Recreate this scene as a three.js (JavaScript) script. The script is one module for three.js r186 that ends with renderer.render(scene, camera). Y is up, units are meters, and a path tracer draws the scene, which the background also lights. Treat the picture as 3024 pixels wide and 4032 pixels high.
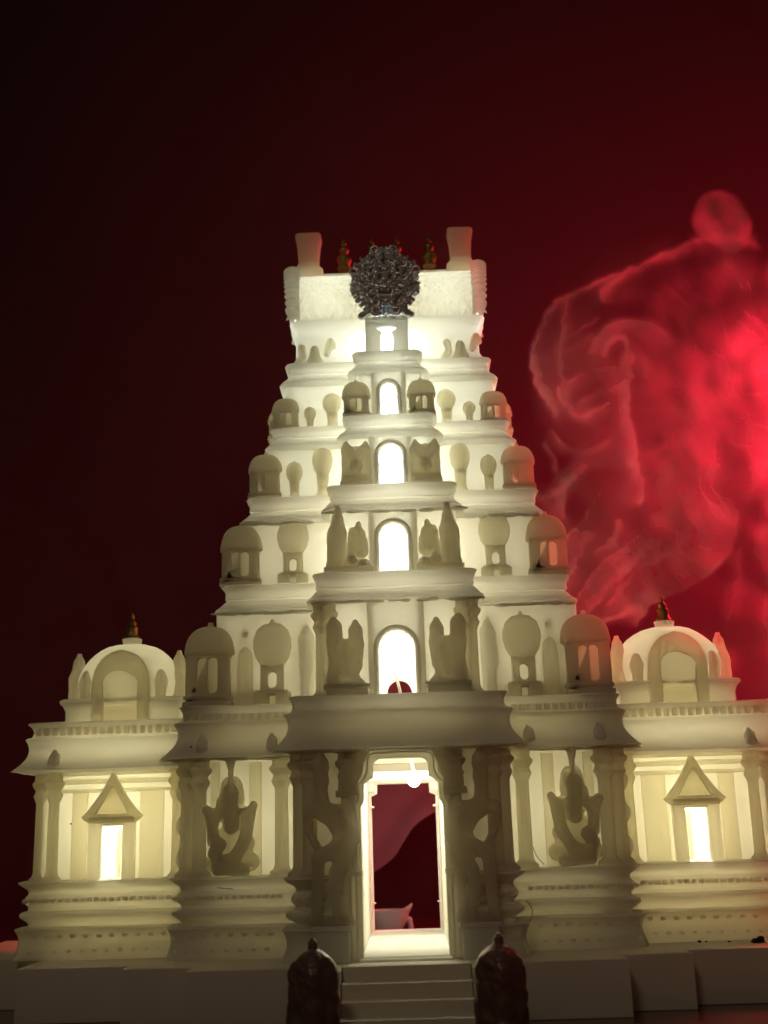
import * as THREE from 'three';
import { mergeGeometries, mergeVertices, toCreasedNormals } from 'three/addons/utils/BufferGeometryUtils.js';
import { MarchingCubes } from 'three/addons/objects/MarchingCubes.js';
import { RectAreaLightUniformsLib } from 'three/addons/lights/RectAreaLightUniformsLib.js';
import { ImprovedNoise } from 'three/addons/math/ImprovedNoise.js';

// ---------------------------------------------------------------- camera, light, exposure
// All shapes are given in centimetres with the eye at height 0; S and TABLE turn them into metres above the table.
const S = 0.01, TABLE = -5.45;
const at = (x, y, z) => new THREE.Vector3(x * S, (y - TABLE) * S, z * S);
const scene = new THREE.Scene(), lin0 = (r, g, b) => new THREE.Color().setRGB(r, g, b);
scene.background = new THREE.Color().setRGB(0.022, 0.0145, 0.0095);      // dim warm ambient light
const camera = new THREE.PerspectiveCamera(47.33, 768 / 1024, 0.02, 20);
camera.position.copy(at(0.28, 0, 38.9));
camera.focus = 0.385; camera.userData.fStop = 16;
camera.rotation.set(THREE.MathUtils.degToRad(14.986), THREE.MathUtils.degToRad(0.843), THREE.MathUtils.degToRad(-1.79), 'YXZ');
const renderer = new THREE.WebGLRenderer({ antialias: true });
renderer.setSize(768, 1024);
renderer.toneMapping = THREE.LinearToneMapping;
renderer.toneMappingExposure = 1.1;
renderer.shadowMap.enabled = true;

RectAreaLightUniformsLib.init();
const frontLamp = new THREE.RectAreaLight(lin0(1, 0.78, 0.56), 7.0, 0.11, 0.075);   // unseen lamp above and behind the camera, placed to light the front
frontLamp.position.copy(at(-14, 42, 52)); frontLamp.lookAt(at(0, 4, 0)); frontLamp.name = 'unseen_front_lamp';
scene.add(frontLamp);
const RED = new THREE.Color().setRGB(1, 0.015, 0.045);
function lamp(x, y, z, power, color, size) {
  const l = new THREE.PointLight(color, power);
  l.position.copy(at(x, y, z));
  l.castShadow = true; l.shadow.radius = size;
  scene.add(l);
  return l;
}
lamp(27.5, 19, -19, 0.36, RED, 2.0).name = 'red_lamp';                     // the red lamp right of the frame

// ---------------------------------------------------------------- helpers
const noise = new ImprovedNoise();
const nz = (x, y, z) => noise.noise(x + 31.7, y + 17.3, z + 5.1);
let seed = 7;
const rnd = () => { seed = (seed * 1664525 + 1013904223) >>> 0; return seed / 4294967296; };
const rr = (a, b) => a + (b - a) * rnd();
const clamp = (x, a, b) => Math.min(b, Math.max(a, x));
const smooth = (a, b, x) => { const t = clamp((x - a) / (b - a), 0, 1); return t * t * (3 - 2 * t); };

const taken = {};
function numbered(name) { const n = taken[name] = (taken[name] ?? -1) + 1; return n ? name + '_' + String(n).padStart(3, '0') : name; }
function tag(o, label, category, group, kind) {
  if (label) o.userData.label = label;
  if (category) o.userData.category = category;
  if (group) o.userData.group = group;
  if (kind) o.userData.kind = kind;
  return o;
}
function thing(name, label, category, [x, y, z], group, kind) {
  const o = new THREE.Group(); o.name = numbered(name);
  o.position.copy(at(x, y, z)); o.userData.origin = [x, y, z];
  scene.add(o);
  return tag(o, label, category, group, kind);
}
// A mesh under parent; the geometry is in cm about the point pos.
const scaled = new WeakSet();
function part(name, g, material, parent, pos = [0, 0, 0], label, kind) {
  if (!scaled.has(g)) { g.scale(S, S, S); scaled.add(g); }
  const m = new THREE.Mesh(g, material); m.name = name;
  const o = parent.userData.origin ?? [0, 0, 0];
  if (parent === scene) { m.position.copy(at(...pos)); m.name = numbered(name); }
  else m.position.set((pos[0] - o[0]) * S, (pos[1] - o[1]) * S, (pos[2] - o[2]) * S);
  m.userData.origin = pos;
  m.castShadow = m.receiveShadow = true;
  parent.add(m);
  return tag(m, label, null, null, kind);
}
function bare(g) {
  g = g.index ? g.toNonIndexed() : g;
  for (const k of Object.keys(g.attributes)) if (k !== 'position' && k !== 'normal') g.deleteAttribute(k);
  if (!g.attributes.normal) g.computeVertexNormals();
  g.clearGroups();
  return g;
}
const join = (list) => mergeGeometries(list.map(bare));
const crease = (g, deg = 40) => { g.deleteAttribute('uv'); return bare(toCreasedNormals(g, THREE.MathUtils.degToRad(deg))); };
const move = (g, x, y, z) => g.clone().translate(x, y, z);
function mirror(g) {                                                       // across x = 0
  const m = bare(g.clone()), p = m.attributes.position, n = m.attributes.normal;
  for (const a of [p, n]) for (let i = 0; i < a.count; i += 3) for (const c of [0, 1, 2]) {
    const b = a.getComponent(i + 1, c), d = a.getComponent(i + 2, c);
    a.setComponent(i + 1, c, d); a.setComponent(i + 2, c, b);
  }
  for (const a of [p, n]) for (let i = 0; i < a.count; i++) a.setX(i, -a.getX(i));
  return m;
}
function wobble(g, amount, scale = 1.3) {
  const p = g.attributes.position;
  for (let i = 0; i < p.count; i++) {
    const x = p.getX(i) * scale, y = p.getY(i) * scale, z = p.getZ(i) * scale;
    p.setXYZ(i, p.getX(i) + nz(x, y, z + 9) * amount, p.getY(i) + nz(x + 40, y, z) * amount, p.getZ(i) + nz(x, y + 70, z) * amount);
  }
  return g;
}
// Rounds the corners of an axis-aligned plan and splits its long edges.
function softPlan(poly, r = 0.07, step = 0.55, closed = true) {
  const out = [], n = poly.length;
  const pts = [];
  for (let i = 0; i < n; i++) {
    const p = poly[i];
    if (!closed && (i === 0 || i === n - 1)) { pts.push(p); continue; }
    const a = poly[(i + n - 1) % n], b = poly[(i + 1) % n];
    const la = Math.hypot(a[0] - p[0], a[1] - p[1]), lb = Math.hypot(b[0] - p[0], b[1] - p[1]);
    const pa = [p[0] + (a[0] - p[0]) / la * r, p[1] + (a[1] - p[1]) / la * r], pb = [p[0] + (b[0] - p[0]) / lb * r, p[1] + (b[1] - p[1]) / lb * r];
    const c = [(pa[0] + pb[0] + p[0] * 1.2) / 3.2, (pa[1] + pb[1] + p[1] * 1.2) / 3.2];
    pts.push(pa, c, pb);
  }
  for (let i = 0; i < pts.length; i++) {
    out.push(pts[i]);
    if (!closed && i === pts.length - 1) break;
    const b = pts[(i + 1) % pts.length], l = Math.hypot(b[0] - pts[i][0], b[1] - pts[i][1]), k = Math.floor(l / step);
    for (let j = 1; j < k; j++) out.push([pts[i][0] + (b[0] - pts[i][0]) * j / k, pts[i][1] + (b[1] - pts[i][1]) * j / k]);
  }
  return out;
}
// Sweeps a closed profile [[offset outwards, y], ...] along a plan [[x, z], ...].
function sweep(plan, prof, closed = true, rough = 0.012, deg = 38) {
  const n = plan.length, m = prof.length, v = [], idx = [], nor = [];
  const en = (a, b) => { const dx = b[0] - a[0], dz = b[1] - a[1], l = Math.hypot(dx, dz) || 1; return [-dz / l, dx / l]; };
  for (let i = 0; i < n; i++) {
    const hasA = closed || i > 0, hasB = closed || i < n - 1;
    const n1 = hasA ? en(plan[(i + n - 1) % n], plan[i]) : en(plan[i], plan[i + 1]), n2 = hasB ? en(plan[i], plan[(i + 1) % n]) : n1;
    const k = 1 / Math.max(0.35, 1 + n1[0] * n2[0] + n1[1] * n2[1]);
    nor.push([(n1[0] + n2[0]) * k, (n1[1] + n2[1]) * k]);
  }
  for (let i = 0; i < n; i++) for (let j = 0; j < m; j++) {
    const o = prof[j][0], x = plan[i][0] + nor[i][0] * o, z = plan[i][1] + nor[i][1] * o, y = prof[j][1];
    v.push(x, y, z);
  }
  for (let i = 0; i < (closed ? n : n - 1); i++) for (let j = 0; j < m; j++) {
    const a = i * m + j, b = ((i + 1) % n) * m + j, c = i * m + (j + 1) % m, d = ((i + 1) % n) * m + (j + 1) % m;
    idx.push(a, b, c, b, d, c);
  }
  if (!closed) {
    const tri = THREE.ShapeUtils.triangulateShape(prof.map((p) => new THREE.Vector2(...p)), []);
    for (const t of tri) { idx.push(t[0], t[1], t[2]); const o = (n - 1) * m; idx.push(o + t[2], o + t[1], o + t[0]); }
  }
  let g = new THREE.BufferGeometry();
  g.setAttribute('position', new THREE.Float32BufferAttribute(v, 3)); g.setIndex(idx);
  if (rough) wobble(g, rough, 1.1);
  return crease(g, deg);
}
// A profile through given points; smooth runs are Catmull-Rom splined.
function curve(points, k = 4) {
  const c = new THREE.CatmullRomCurve3(points.map(([x, y]) => new THREE.Vector3(x, y, 0)), false, 'centripetal');
  return c.getPoints((points.length - 1) * k).map((p) => [p.x, p.y]);
}
const V2 = (a) => a.map((p) => new THREE.Vector2(p[0], p[1]));
function slab(points, holes, depth, bevel = 0.03, z = 0) {                // an extruded outline, front face at z + depth
  const s = new THREE.Shape(V2(points));
  for (const h of holes) s.holes.push(new THREE.Path(V2(h)));
  const g = new THREE.ExtrudeGeometry(s, { depth: depth - 2 * bevel, bevelEnabled: bevel > 0, bevelThickness: bevel, bevelSize: bevel, bevelOffset: -bevel, bevelSegments: 2, curveSegments: 12 });
  g.translate(0, 0, z + bevel);
  return crease(g, 35);
}
const notched = (x0, y0, x1, y1, h) => [[x0, y0], [h[0][0], y0], ...h.slice(2).reverse(), [h[1][0], y0], [x1, y0], [x1, y1], [x0, y1]];   // a panel with an opening that reaches its foot
const rect = (x0, y0, x1, y1) => [[x0, y0], [x1, y0], [x1, y1], [x0, y1]];
function arch(x0, y0, x1, y1, n = 10) {                                    // a door outline with a round head
  const r = (x1 - x0) / 2, c = (x0 + x1) / 2, out = [[x0, y0], [x1, y0]];
  for (let i = 0; i <= n; i++) { const a = Math.PI * i / n; out.push([c + r * Math.cos(a), y1 - r + r * Math.sin(a)]); }
  return out;
}
function slot(x0, y0, x1, y1) {                                            // round at both ends
  const r = (x1 - x0) / 2, c = (x0 + x1) / 2, out = [];
  for (let i = 0; i <= 8; i++) { const a = Math.PI + Math.PI * i / 8; out.push([c + r * Math.cos(a), y0 + r + r * Math.sin(a)]); }
  for (let i = 0; i <= 8; i++) { const a = Math.PI * i / 8; out.push([c + r * Math.cos(a), y1 - r + r * Math.sin(a)]); }
  return out;
}
function box(x0, y0, z0, x1, y1, z1, b = 0.04) {
  const g = slab(rect(x0, y0, x1, y1), [], z1 - z0, Math.min(b, (z1 - z0) / 3, (x1 - x0) / 3, (y1 - y0) / 3), z0);
  return g;
}
function turned(points, seg = 20, sx = 1, sz = 1, deg = 40) {              // a lathe from [radius, y] points
  const g = new THREE.LatheGeometry(V2(points), seg);
  g.scale(sx, 1, sz);
  return crease(mergeVertices((g.deleteAttribute('uv'), g.deleteAttribute('normal'), g), 1e-4), deg);
}
function bead(r, sx = 1, sy = 1, sz = 1, d = 2) { const g = new THREE.IcosahedronGeometry(r, d); g.scale(sx, sy, sz); return bare(g); }
// A carved figure: tapered capsules [x, y, z, r, x, y, z, r] joined with a smooth minimum and meshed.
function figure(caps, res = 44, k = 0.12, rough = 0.02) {
  const lo = [1e9, 1e9, 1e9], hi = [-1e9, -1e9, -1e9];
  for (const c of caps) for (const e of [0, 4]) for (let a = 0; a < 3; a++) { lo[a] = Math.min(lo[a], c[e + a] - c[e + 3]); hi[a] = Math.max(hi[a], c[e + a] + c[e + 3]); }
  const half = Math.max(hi[0] - lo[0], hi[1] - lo[1], hi[2] - lo[2]) / 2 * 1.12, mid = lo.map((l, a) => (l + hi[a]) / 2);
  const mc = new MarchingCubes(res, new THREE.MeshBasicMaterial(), false, false, 60000);
  mc.isolation = 0;
  const h = res / 2, f = mc.field;
  for (let iz = 0; iz < res; iz++) for (let iy = 0; iy < res; iy++) for (let ix = 0; ix < res; ix++) {
    const x = mid[0] + (ix - h) / h * half, y = mid[1] + (iy - h) / h * half, z = mid[2] + (iz - h) / h * half;
    let d = 1e3;
    for (const c of caps) {
      const bx = c[4] - c[0], by = c[5] - c[1], bz = c[6] - c[2], px = x - c[0], py = y - c[1], pz = z - c[2];
      const t = clamp((px * bx + py * by + pz * bz) / (bx * bx + by * by + bz * bz + 1e-9), 0, 1);
      const e = Math.hypot(px - bx * t, py - by * t, pz - bz * t) - (c[3] + (c[7] - c[3]) * t);
      const q = Math.max(k - Math.abs(d - e), 0) / k;
      d = Math.min(d, e) - q * q * k / 4;
    }
    f[ix + iy * res + iz * res * res] = -(d + rough * nz(x * 4, y * 4, z * 4));
  }
  mc.update();
  const n = mc.count, p = new Float32Array(mc.positionArray.subarray(0, n * 3));
  let g = new THREE.BufferGeometry();
  g.setAttribute('position', new THREE.BufferAttribute(p, 3));
  g.scale(half, half, half); g.translate(...mid);
  g = mergeVertices(g, half * 1e-4);
  let vol = 0; const q = g.attributes.position, id = g.index;
  const a = new THREE.Vector3(), b = new THREE.Vector3(), c = new THREE.Vector3();
  for (let i = 0; i < id.count; i += 3) { a.fromBufferAttribute(q, id.getX(i)); b.fromBufferAttribute(q, id.getX(i + 1)); c.fromBufferAttribute(q, id.getX(i + 2)); vol += a.dot(b.cross(c)); }
  if (vol < 0) for (let i = 0; i < id.count; i += 3) { const t = id.getX(i + 1); id.setX(i + 1, id.getX(i + 2)); id.setX(i + 2, t); }
  g.computeVertexNormals();
  return bare(g);
}

// ---------------------------------------------------------------- materials
const lin = (r, g, b) => new THREE.Color().setRGB(r, g, b);
function grain(w, h, fn) {
  const d = new Uint8Array(w * h * 4);
  for (let y = 0; y < h; y++) for (let x = 0; x < w; x++) { const v = fn(x / w, y / h); for (let c = 0; c < 3; c++) d[(y * w + x) * 4 + c] = clamp(Array.isArray(v) ? v[c] : v, 0, 1) * 255; d[(y * w + x) * 4 + 3] = 255; }
  const t = new THREE.DataTexture(d, w, h); t.magFilter = THREE.LinearFilter; t.wrapS = t.wrapT = THREE.RepeatWrapping; t.needsUpdate = true;
  return t;
}
const plastic = (r, g, b, through) => new THREE.MeshPhysicalMaterial({ color: lin(r, g, b), roughness: 1, transmission: through, thickness: 0, ior: 1.3, specularIntensity: 0.25, side: THREE.DoubleSide });
const M = {
  print: plastic(0.955, 0.93, 0.835, 0.41),                                  // translucent cream printed plastic
  soft: plastic(0.965, 0.935, 0.83, 0.79), sheer: plastic(0.96, 0.928, 0.81, 0.68), mid: plastic(0.955, 0.922, 0.80, 0.52), veil: plastic(0.975, 0.95, 0.86, 0.86),                                // the same plastic passing more light, to brighten raised work, figures and frames
  thick: plastic(0.80, 0.75, 0.62, 0.04),                                 // the same, too thick to let light through
  brass: new THREE.MeshStandardMaterial({ color: lin(0.36, 0.235, 0.07), metalness: 1, roughness: 0.45 }),
  iron: new THREE.MeshPhysicalMaterial({ color: lin(0.80, 0.82, 0.83), metalness: 0.6, roughness: 0.3, clearcoat: 0.3, clearcoatRoughness: 0.25 }),
  bronze: new THREE.MeshPhysicalMaterial({ color: lin(0.19, 0.105, 0.085), metalness: 0.4, roughness: 0.46, clearcoat: 0.4, clearcoatRoughness: 0.3 }),
  bulb: new THREE.MeshStandardMaterial({ color: lin(0.9, 0.9, 0.9), emissive: lin(0.93, 1, 0.97), emissiveIntensity: 6 }),
  wire: new THREE.MeshStandardMaterial({ color: lin(0.55, 0.52, 0.42), roughness: 0.5 }),
  backdrop: new THREE.MeshStandardMaterial({ color: lin(0.046, 0.034, 0.04), roughness: 1 }),
  cloth: new THREE.MeshStandardMaterial({ color: lin(0.42, 0.09, 0.14), roughness: 0.95, side: THREE.DoubleSide }),
  ceramic: new THREE.MeshPhysicalMaterial({ color: lin(0.55, 0.52, 0.56), roughness: 0.4 }),
  fibre: new THREE.MeshStandardMaterial({ color: lin(0.20, 0.15, 0.08), roughness: 0.8 }),
  crumb: new THREE.MeshStandardMaterial({ color: lin(0.02, 0.014, 0.008), roughness: 0.9 }),
};
{
  const t = grain(256, 256, (u, v) => 0.5 + 0.5 * nz(u * 40, v * 40, 2) * 0.8);
  M.table = new THREE.MeshPhysicalMaterial({ color: lin(0.10, 0.035, 0.03), roughness: 0.35, roughnessMap: t, clearcoat: 0.3 });
}

// ---------------------------------------------------------------- setting
part('table', box(-70, -0.6, -45, 70, 0, 34, 0.05), M.table, scene, [0, TABLE, 0], null, 'structure');
{
  const g = new THREE.PlaneGeometry(190, 110, 60, 30), p = g.attributes.position;
  for (let i = 0; i < p.count; i++) p.setZ(i, nz(p.getX(i) * 0.04, p.getY(i) * 0.02, 3) * 2.5);
  g.computeVertexNormals();
  part('backdrop', bare(g), M.backdrop, scene, [0, TABLE + 54, -37], null, 'structure');
}

// ---------------------------------------------------------------- the temple
const FLOOR = -3.87, ZC = -2.6;
const temple = thing('temple_model', 'cream translucent printed model of a tiered temple gateway tower, lit from inside', 'temple model', [0, FLOOR, ZC]);
const back = (z) => 2 * ZC - z;
const cross = (x, z, px, pz) => [[-x, z], [-px, z], [-px, pz], [px, pz], [px, z], [x, z], [x, back(z)], [px, back(z)], [px, back(pz)], [-px, back(pz)], [-px, back(z)], [-x, back(z)]];
const half = (x, z, px, pz, gap, right) => {                               // the left or right half of that plan, open at the front and the back door
  const s = [[gap, pz], [px, pz], [px, z], [x, z], [x, back(z)], [px, back(z)], [px, back(pz)], [gap, back(pz)]];
  return right ? s : s.map(([a, b]) => [-a, b]).reverse();
};
const P = M.print;
// Levels: wall plan of each storey, the ledge above it, and how far the ring's hole is set in.
const L = [
  { x: 6.95, z: 0.0, px: 3.1, pz: 2.0, y0: -1.45, y1: 2.26, top: 3.95, hole: -0.95, gap: 1.5 },
  { x: 5.68, z: -0.45, px: 2.42, pz: 1.05, y0: 3.95, y1: 7.1, top: 8.07, hole: -1.0, gap: 0.72, win: [0.59, 6.1] },
  { x: 4.86, z: -0.8, px: 1.95, pz: 0.4, y0: 8.07, y1: 10.3, top: 11.25, hole: -0.9, gap: 0.62, win: [0.48, 9.85] },
  { x: 4.04, z: -1.15, px: 1.38, pz: -0.12, y0: 11.25, y1: 13.1, top: 13.93, hole: -0.7, gap: 0.54, win: [0.41, 12.82] },
  { x: 3.52, z: -1.5, px: 0.98, pz: -0.55, y0: 13.93, y1: 15.66, top: 16.53, hole: -0.6, gap: 0.42, win: [0.29, 15.25] },
];
const T = 0.22;
function cornice(l, first) {
  const { y1: a, top: b, hole } = l, h = b - a;
  const out = first
    ? [[-0.02, a], [0.10, a - 0.05], ...curve([[0.90, a + 0.02], [0.62, a + 0.26], [0.42, a + 0.52], [0.36, a + 0.76], [0.40, a + 0.98], [0.49, a + 1.12]], 3), ...curve([[0.46, a + 1.17], [0.29, a + 1.22], [0.22, a + 1.36], [0.24, a + 1.52], [0.34, b - 0.02]], 3), [0.31, b]]
    : [[-0.02, a - 0.02], [0.08, a - 0.06], ...curve([[0.50, a + 0.06], [0.48, a + 0.12], [0.33, a + 0.24], [0.20, a + 0.38]], 3), [0.12, a + 0.43], [0.12, a + 0.47], [0.18, a + 0.50], ...curve([[0.18, a + 0.52], [0.17, h * 0.76 + a], [0.30, b - 0.03]], 3), [0.27, b]];
  return [[-T, a], ...out, [hole, b], [hole, b - 0.28], [-T - 0.15, b - 0.36]];
}
const wallProf = (y0, y1, t = T, o = 0) => [[o - t, y0], [o, y0], [o, (y0 + y1) / 2], [o, y1], [o - t, y1], [o - t, (y0 + y1) / 2]];
L.forEach((l, i) => {
  if (!i) part('added_cornice_shell', sweep(softPlan(cross(l.x, l.z, l.px, l.pz), 0.08, 2), [[-T - 0.45, l.y1], [-T - 0.25, l.y1], [-T - 0.25, l.top - 0.42], [-T - 0.45, l.top - 0.42]], true, 0), M.sheer, temple);  // added hidden shell, so that less light reaches the lowest cornice
  part('cornice', sweep(softPlan(cross(l.x, l.z, l.px, l.pz), 0.08), cornice(l, i === 0), true, 0.03), P, temple, [0, 0, 0]);
  for (const right of [false, true]) part('wall', sweep(softPlan(half(l.x + [0, 0.25, 0.2, 0.15, 0.1][i], l.z, l.px, l.pz, l.gap, right), 0.06, 1.2, false), wallProf(l.y0, l.y1, T, i ? 0.2 : 0), false, 0.012), P, temple);
  if (l.win) {
    const [w, top] = l.win;
    for (const [z, d] of [[l.pz - 0.12, 0.42], [back(l.pz) - 0.30, 0.42]]) {
      if (z < ZC && i > 1) part('rear_panel', box(-l.gap - 0.2, l.y0, z, l.gap + 0.2, l.y1, z + d, 0.03), P, temple);
      else part('window_frame', slab(notched(-l.gap - 0.2, l.y0, l.gap + 0.2, l.y1, z > 0 || z > ZC ? arch(-w, l.y0, w, top, 12) : arch(-w * 0.8, l.y0, w * 0.8, l.y0 + (top - l.y0) * 0.66, 12)), [], d, 0.03, z), P, temple);
    }
    // the round moulding of the arch
    const c = [];
    for (let k = 0; k <= 16; k++) { const a = Math.PI * k / 16; c.push(new THREE.Vector3((w + 0.1) * Math.cos(a), top - w + (w + 0.1) * Math.sin(a), l.pz + 0.3)); }
    c.unshift(new THREE.Vector3(w + 0.1, l.y0 + 0.05, l.pz + 0.3)); c.push(new THREE.Vector3(-w - 0.1, l.y0 + 0.05, l.pz + 0.3));
    part('window_arch', bare(new THREE.TubeGeometry(new THREE.CatmullRomCurve3(c), 40, 0.07, 6)), P, temple);
  }
});

// base mouldings of hall and porch, open at the doors
const baseProf = [[-0.3, FLOOR], [0.62, FLOOR], ...curve([[0.62, FLOOR + 0.03], [0.50, -3.55], [0.46, -3.35], [0.50, -3.12], [0.60, -2.95]], 3), [0.57, -2.91], [0.16, -2.88], ...curve([[0.16, -2.80], [0.22, -2.72], [0.44, -2.58], [0.47, -2.48], [0.38, -2.42]], 2), ...curve([[0.20, -2.38], [0.19, -2.27], [0.30, -2.16], [0.33, -2.06], [0.29, -1.95], [0.20, -1.86], [0.20, -1.76]], 2), ...curve([[0.24, -1.70], [0.40, -1.60], [0.55, -1.50]], 2), [0.54, -1.46], [0.02, -1.43], [-0.3, -1.45]];
for (const right of [false, true]) {
  const s = right ? 1 : -1;
  const b = part('base_moulding', sweep(softPlan(half(6.95, 0, 3.1, 2.0, 1.75, right), 0.07, 0.55, false), baseProf, false, 0.03), P, temple, [0, 0, 0]);
  part('added_base_shell', sweep(softPlan(half(6.95, 0, 3.1, 2.0, 1.75, right), 0.07, 2, false), [[-0.7, FLOOR], [-0.5, FLOOR], [-0.5, -1.5], [-0.7, -1.5]], false, 0), M.mid, temple);  // added hidden shell that dims the light behind the base mouldings
  const row = [];
  for (let x = 3.95; x < 7.25; x += 0.235) row.push(move(bead(0.10, 1, 0.85, 0.7, 1), s * x, -2.06, 0.34));
  for (let x = 2.2; x < 3.3; x += 0.235) row.push(move(bead(0.10, 1, 0.85, 0.7, 1), s * x, -2.06, 2.34));
  part('bead_row', join(row), M.sheer, b, [0, 0, 0], null, 'stuff');
  const dots = [];
  for (let x = 4.2; x < 7.3; x += 0.42) for (const y of [-3.15, -3.62]) dots.push(move(bead(0.09, 1.1, 0.8, 0.5, 1), s * (x + (y < -3.4 ? 0.12 : 0)), y, y < -3.4 ? 0.50 : 0.47));
  part('rosette_row', join(dots), M.sheer, b, [0, 0, 0], null, 'stuff');
  const dent = [];
  for (let x = 3.75; x < 7.0; x += 0.27) dent.push(box(s * x - 0.085, 3.42, 0.1, s * x + 0.085, 3.68, 0.30, 0.03));
  part('dentil_row', join(dent), M.sheer, temple, [0, 0, 0], null, 'stuff');
}

// ---------------------------------------------------------------- door, passage and stair-side parts
{
  const hole = [];
  const rightSide = [[1.27, FLOOR + 0.1], [1.27, 0.55], [1.16, 0.72], [1.15, 1.22], [0.98, 1.36], [0.86, 1.42], [0.85, 1.72]];
  for (let k = 0; k <= 6; k++) { const a = Math.PI / 2 * k / 6; rightSide.push([0.60 + 0.25 * Math.cos(a), 1.74 + 0.25 * Math.sin(a)]); }
  for (const p of rightSide) hole.push(p);
  for (const p of [...rightSide].reverse()) hole.push([-p[0], p[1]]);
  const outer = [[-1.82, FLOOR], [1.82, FLOOR], [1.82, 2.24], [-1.82, 2.24]];
  part('door_frame', slab(outer, [hole], 0.5, 0.04, 1.62), M.mid, temple, [0, 0, 0]);
  const grow = (k) => hole.map(([x, y]) => [x + Math.sign(x) * k, y > FLOOR + 0.5 ? y + (y > 1.4 ? k : 0) : y - 0.06]);
  for (const k of [0.17, 0.36]) {
    const pts = grow(k).map(([x, y]) => new THREE.Vector3(x, y, 2.14));
    part('door_moulding', bare(new THREE.TubeGeometry(new THREE.CatmullRomCurve3(pts, false, 'catmullrom', 0.1), 120, k > 0.3 ? 0.05 : 0.035, 6)), P, temple);
  }
  const rear = [[1.22, FLOOR + 0.08], [1.22, 1.05], [1.0, 1.15], [0.98, 1.5]];
  part('rear_door_frame', slab(outer, [[...rear, ...[...rear].reverse().map(([x, y]) => [-x, y])]], 0.4, 0.04, -7.3), P, temple);
  for (const s of [-1, 1]) {
    part('passage_wall', box(s * 1.42 - 0.1, FLOOR, -6.95, s * 1.42 + 0.1, 2.2, 1.66, 0.03), P, temple);
    for (const [y, r] of [[0.66, 0.09], [-2.8, 0.06]]) part('jamb_knob', bead(r, 1.1, 0.55, 1, 1), P, temple, [s * 1.2, y, -6.85]);
    part('jamb_bracket', box(s * 1.22 - 0.12, 1.22, -7.2, s * 1.22 + 0.12, 1.52, -6.75, 0.06), P, temple);
  }
  part('door_floor', box(-1.36, FLOOR, -7.3, 1.36, FLOOR + 0.07, 2.5, 0.02), P, temple);
  part('unseen_porch_slab', box(-3.0, 2.30, -0.6, 3.0, 2.46, 1.9, 0.02), P, temple);  // unseen slab that keeps the passage light off the porch cornice
  part('lintel', box(-1.3, 1.55, -5.1, 1.3, 1.85, -4.2), P, temple);
}

// ---------------------------------------------------------------- columns
function columnShape(y0, y1, r) {
  return turned([[0, y0], [r * 1.7, y0], [r * 1.7, y0 + 0.12], [r * 1.15, y0 + 0.22], [r, y0 + 0.34], [r * 0.93, y1 - 1.05], [r * 1.05, y1 - 0.98], [r * 1.45, y1 - 0.80], [r * 1.2, y1 - 0.68], [r * 1.15, y1 - 0.60], [r * 1.6, y1 - 0.48], [r * 1.75, y1 - 0.38], [r * 1.3, y1 - 0.28], [r * 1.35, y1 - 0.1], [r * 1.7, y1], [0, y1]], 16, 1, 1, 50);
}
const hallColumn = columnShape(-1.45, 2.28, 0.23), wingColumn = columnShape(-1.52, 2.06, 0.19), smallColumn = columnShape(3.95, 7.1, 0.2);
for (const s of [-1, 1]) {
  for (const [x, z] of [[6.95, 0.05], [6.52, 0.22], [3.88, 0.2]]) part('column', hallColumn, M.sheer, temple, [s * x, 0, z]);
  for (const [x, z] of [[3.12, 2.0], [2.82, 2.15], [1.62, 2.16]]) part('column', hallColumn, M.sheer, temple, [s * x, 0, z]);
  for (const [x, z] of [[2.45, 1.05], [2.2, 1.15]]) part('column', smallColumn, M.sheer, temple, [s * x, 0, z]);
  // brackets over the door
  const br = [];
  for (let k = 0; k <= 10; k++) { const t = k / 10; br.push([1.32 + 0.5 * (1 - t) ** 1.6 * 0.6, 1.0 + 1.2 * t]); }
  const shape = [[1.92, 0.98], ...[...Array(11)].map((_, k) => { const t = k / 10; return [1.92 - 0.25 * t ** 2.2, 0.98 + 1.25 * t]; }), [0.95, 2.23], [1.0, 2.05], [1.14, 1.85], [1.16, 1.55], [1.3, 1.35], [1.36, 0.98]];
  const bs = slab(shape, [], 0.42, 0.05, 2.06);
  part('bracket', s > 0 ? bs : mirror(bs), M.sheer, temple);
  part('capital', box(s * 1.64 - 0.36, 0.86, 2.06, s * 1.64 + 0.36, 1.06, 2.52, 0.05), M.sheer, temple);
  // wavy fins at the hall's outer corners
  const fin = [[6.9, -1.4]];
  for (let k = 0; k <= 40; k++) { const y = -1.35 + 2.9 * k / 40; fin.push([7.33 + 0.10 * Math.sin(y * 6.1 + 0.6), y]); }
  fin.push([6.9, 1.6]);
  const fg = slab(fin, [], 0.24, 0.04, -0.75);
  part('wavy_fin', s > 0 ? fg : mirror(fg), P, temple);
  // wall strips and recessed panels of the hall
  for (const [x0, x1] of [[5.9, 6.2], [4.55, 4.95]]) part('wall_strip', box(Math.min(s * x0, s * x1), -1.44, -0.03, Math.max(s * x0, s * x1), 2.1, 0.07, 0.03), M.veil, temple);
}

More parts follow.
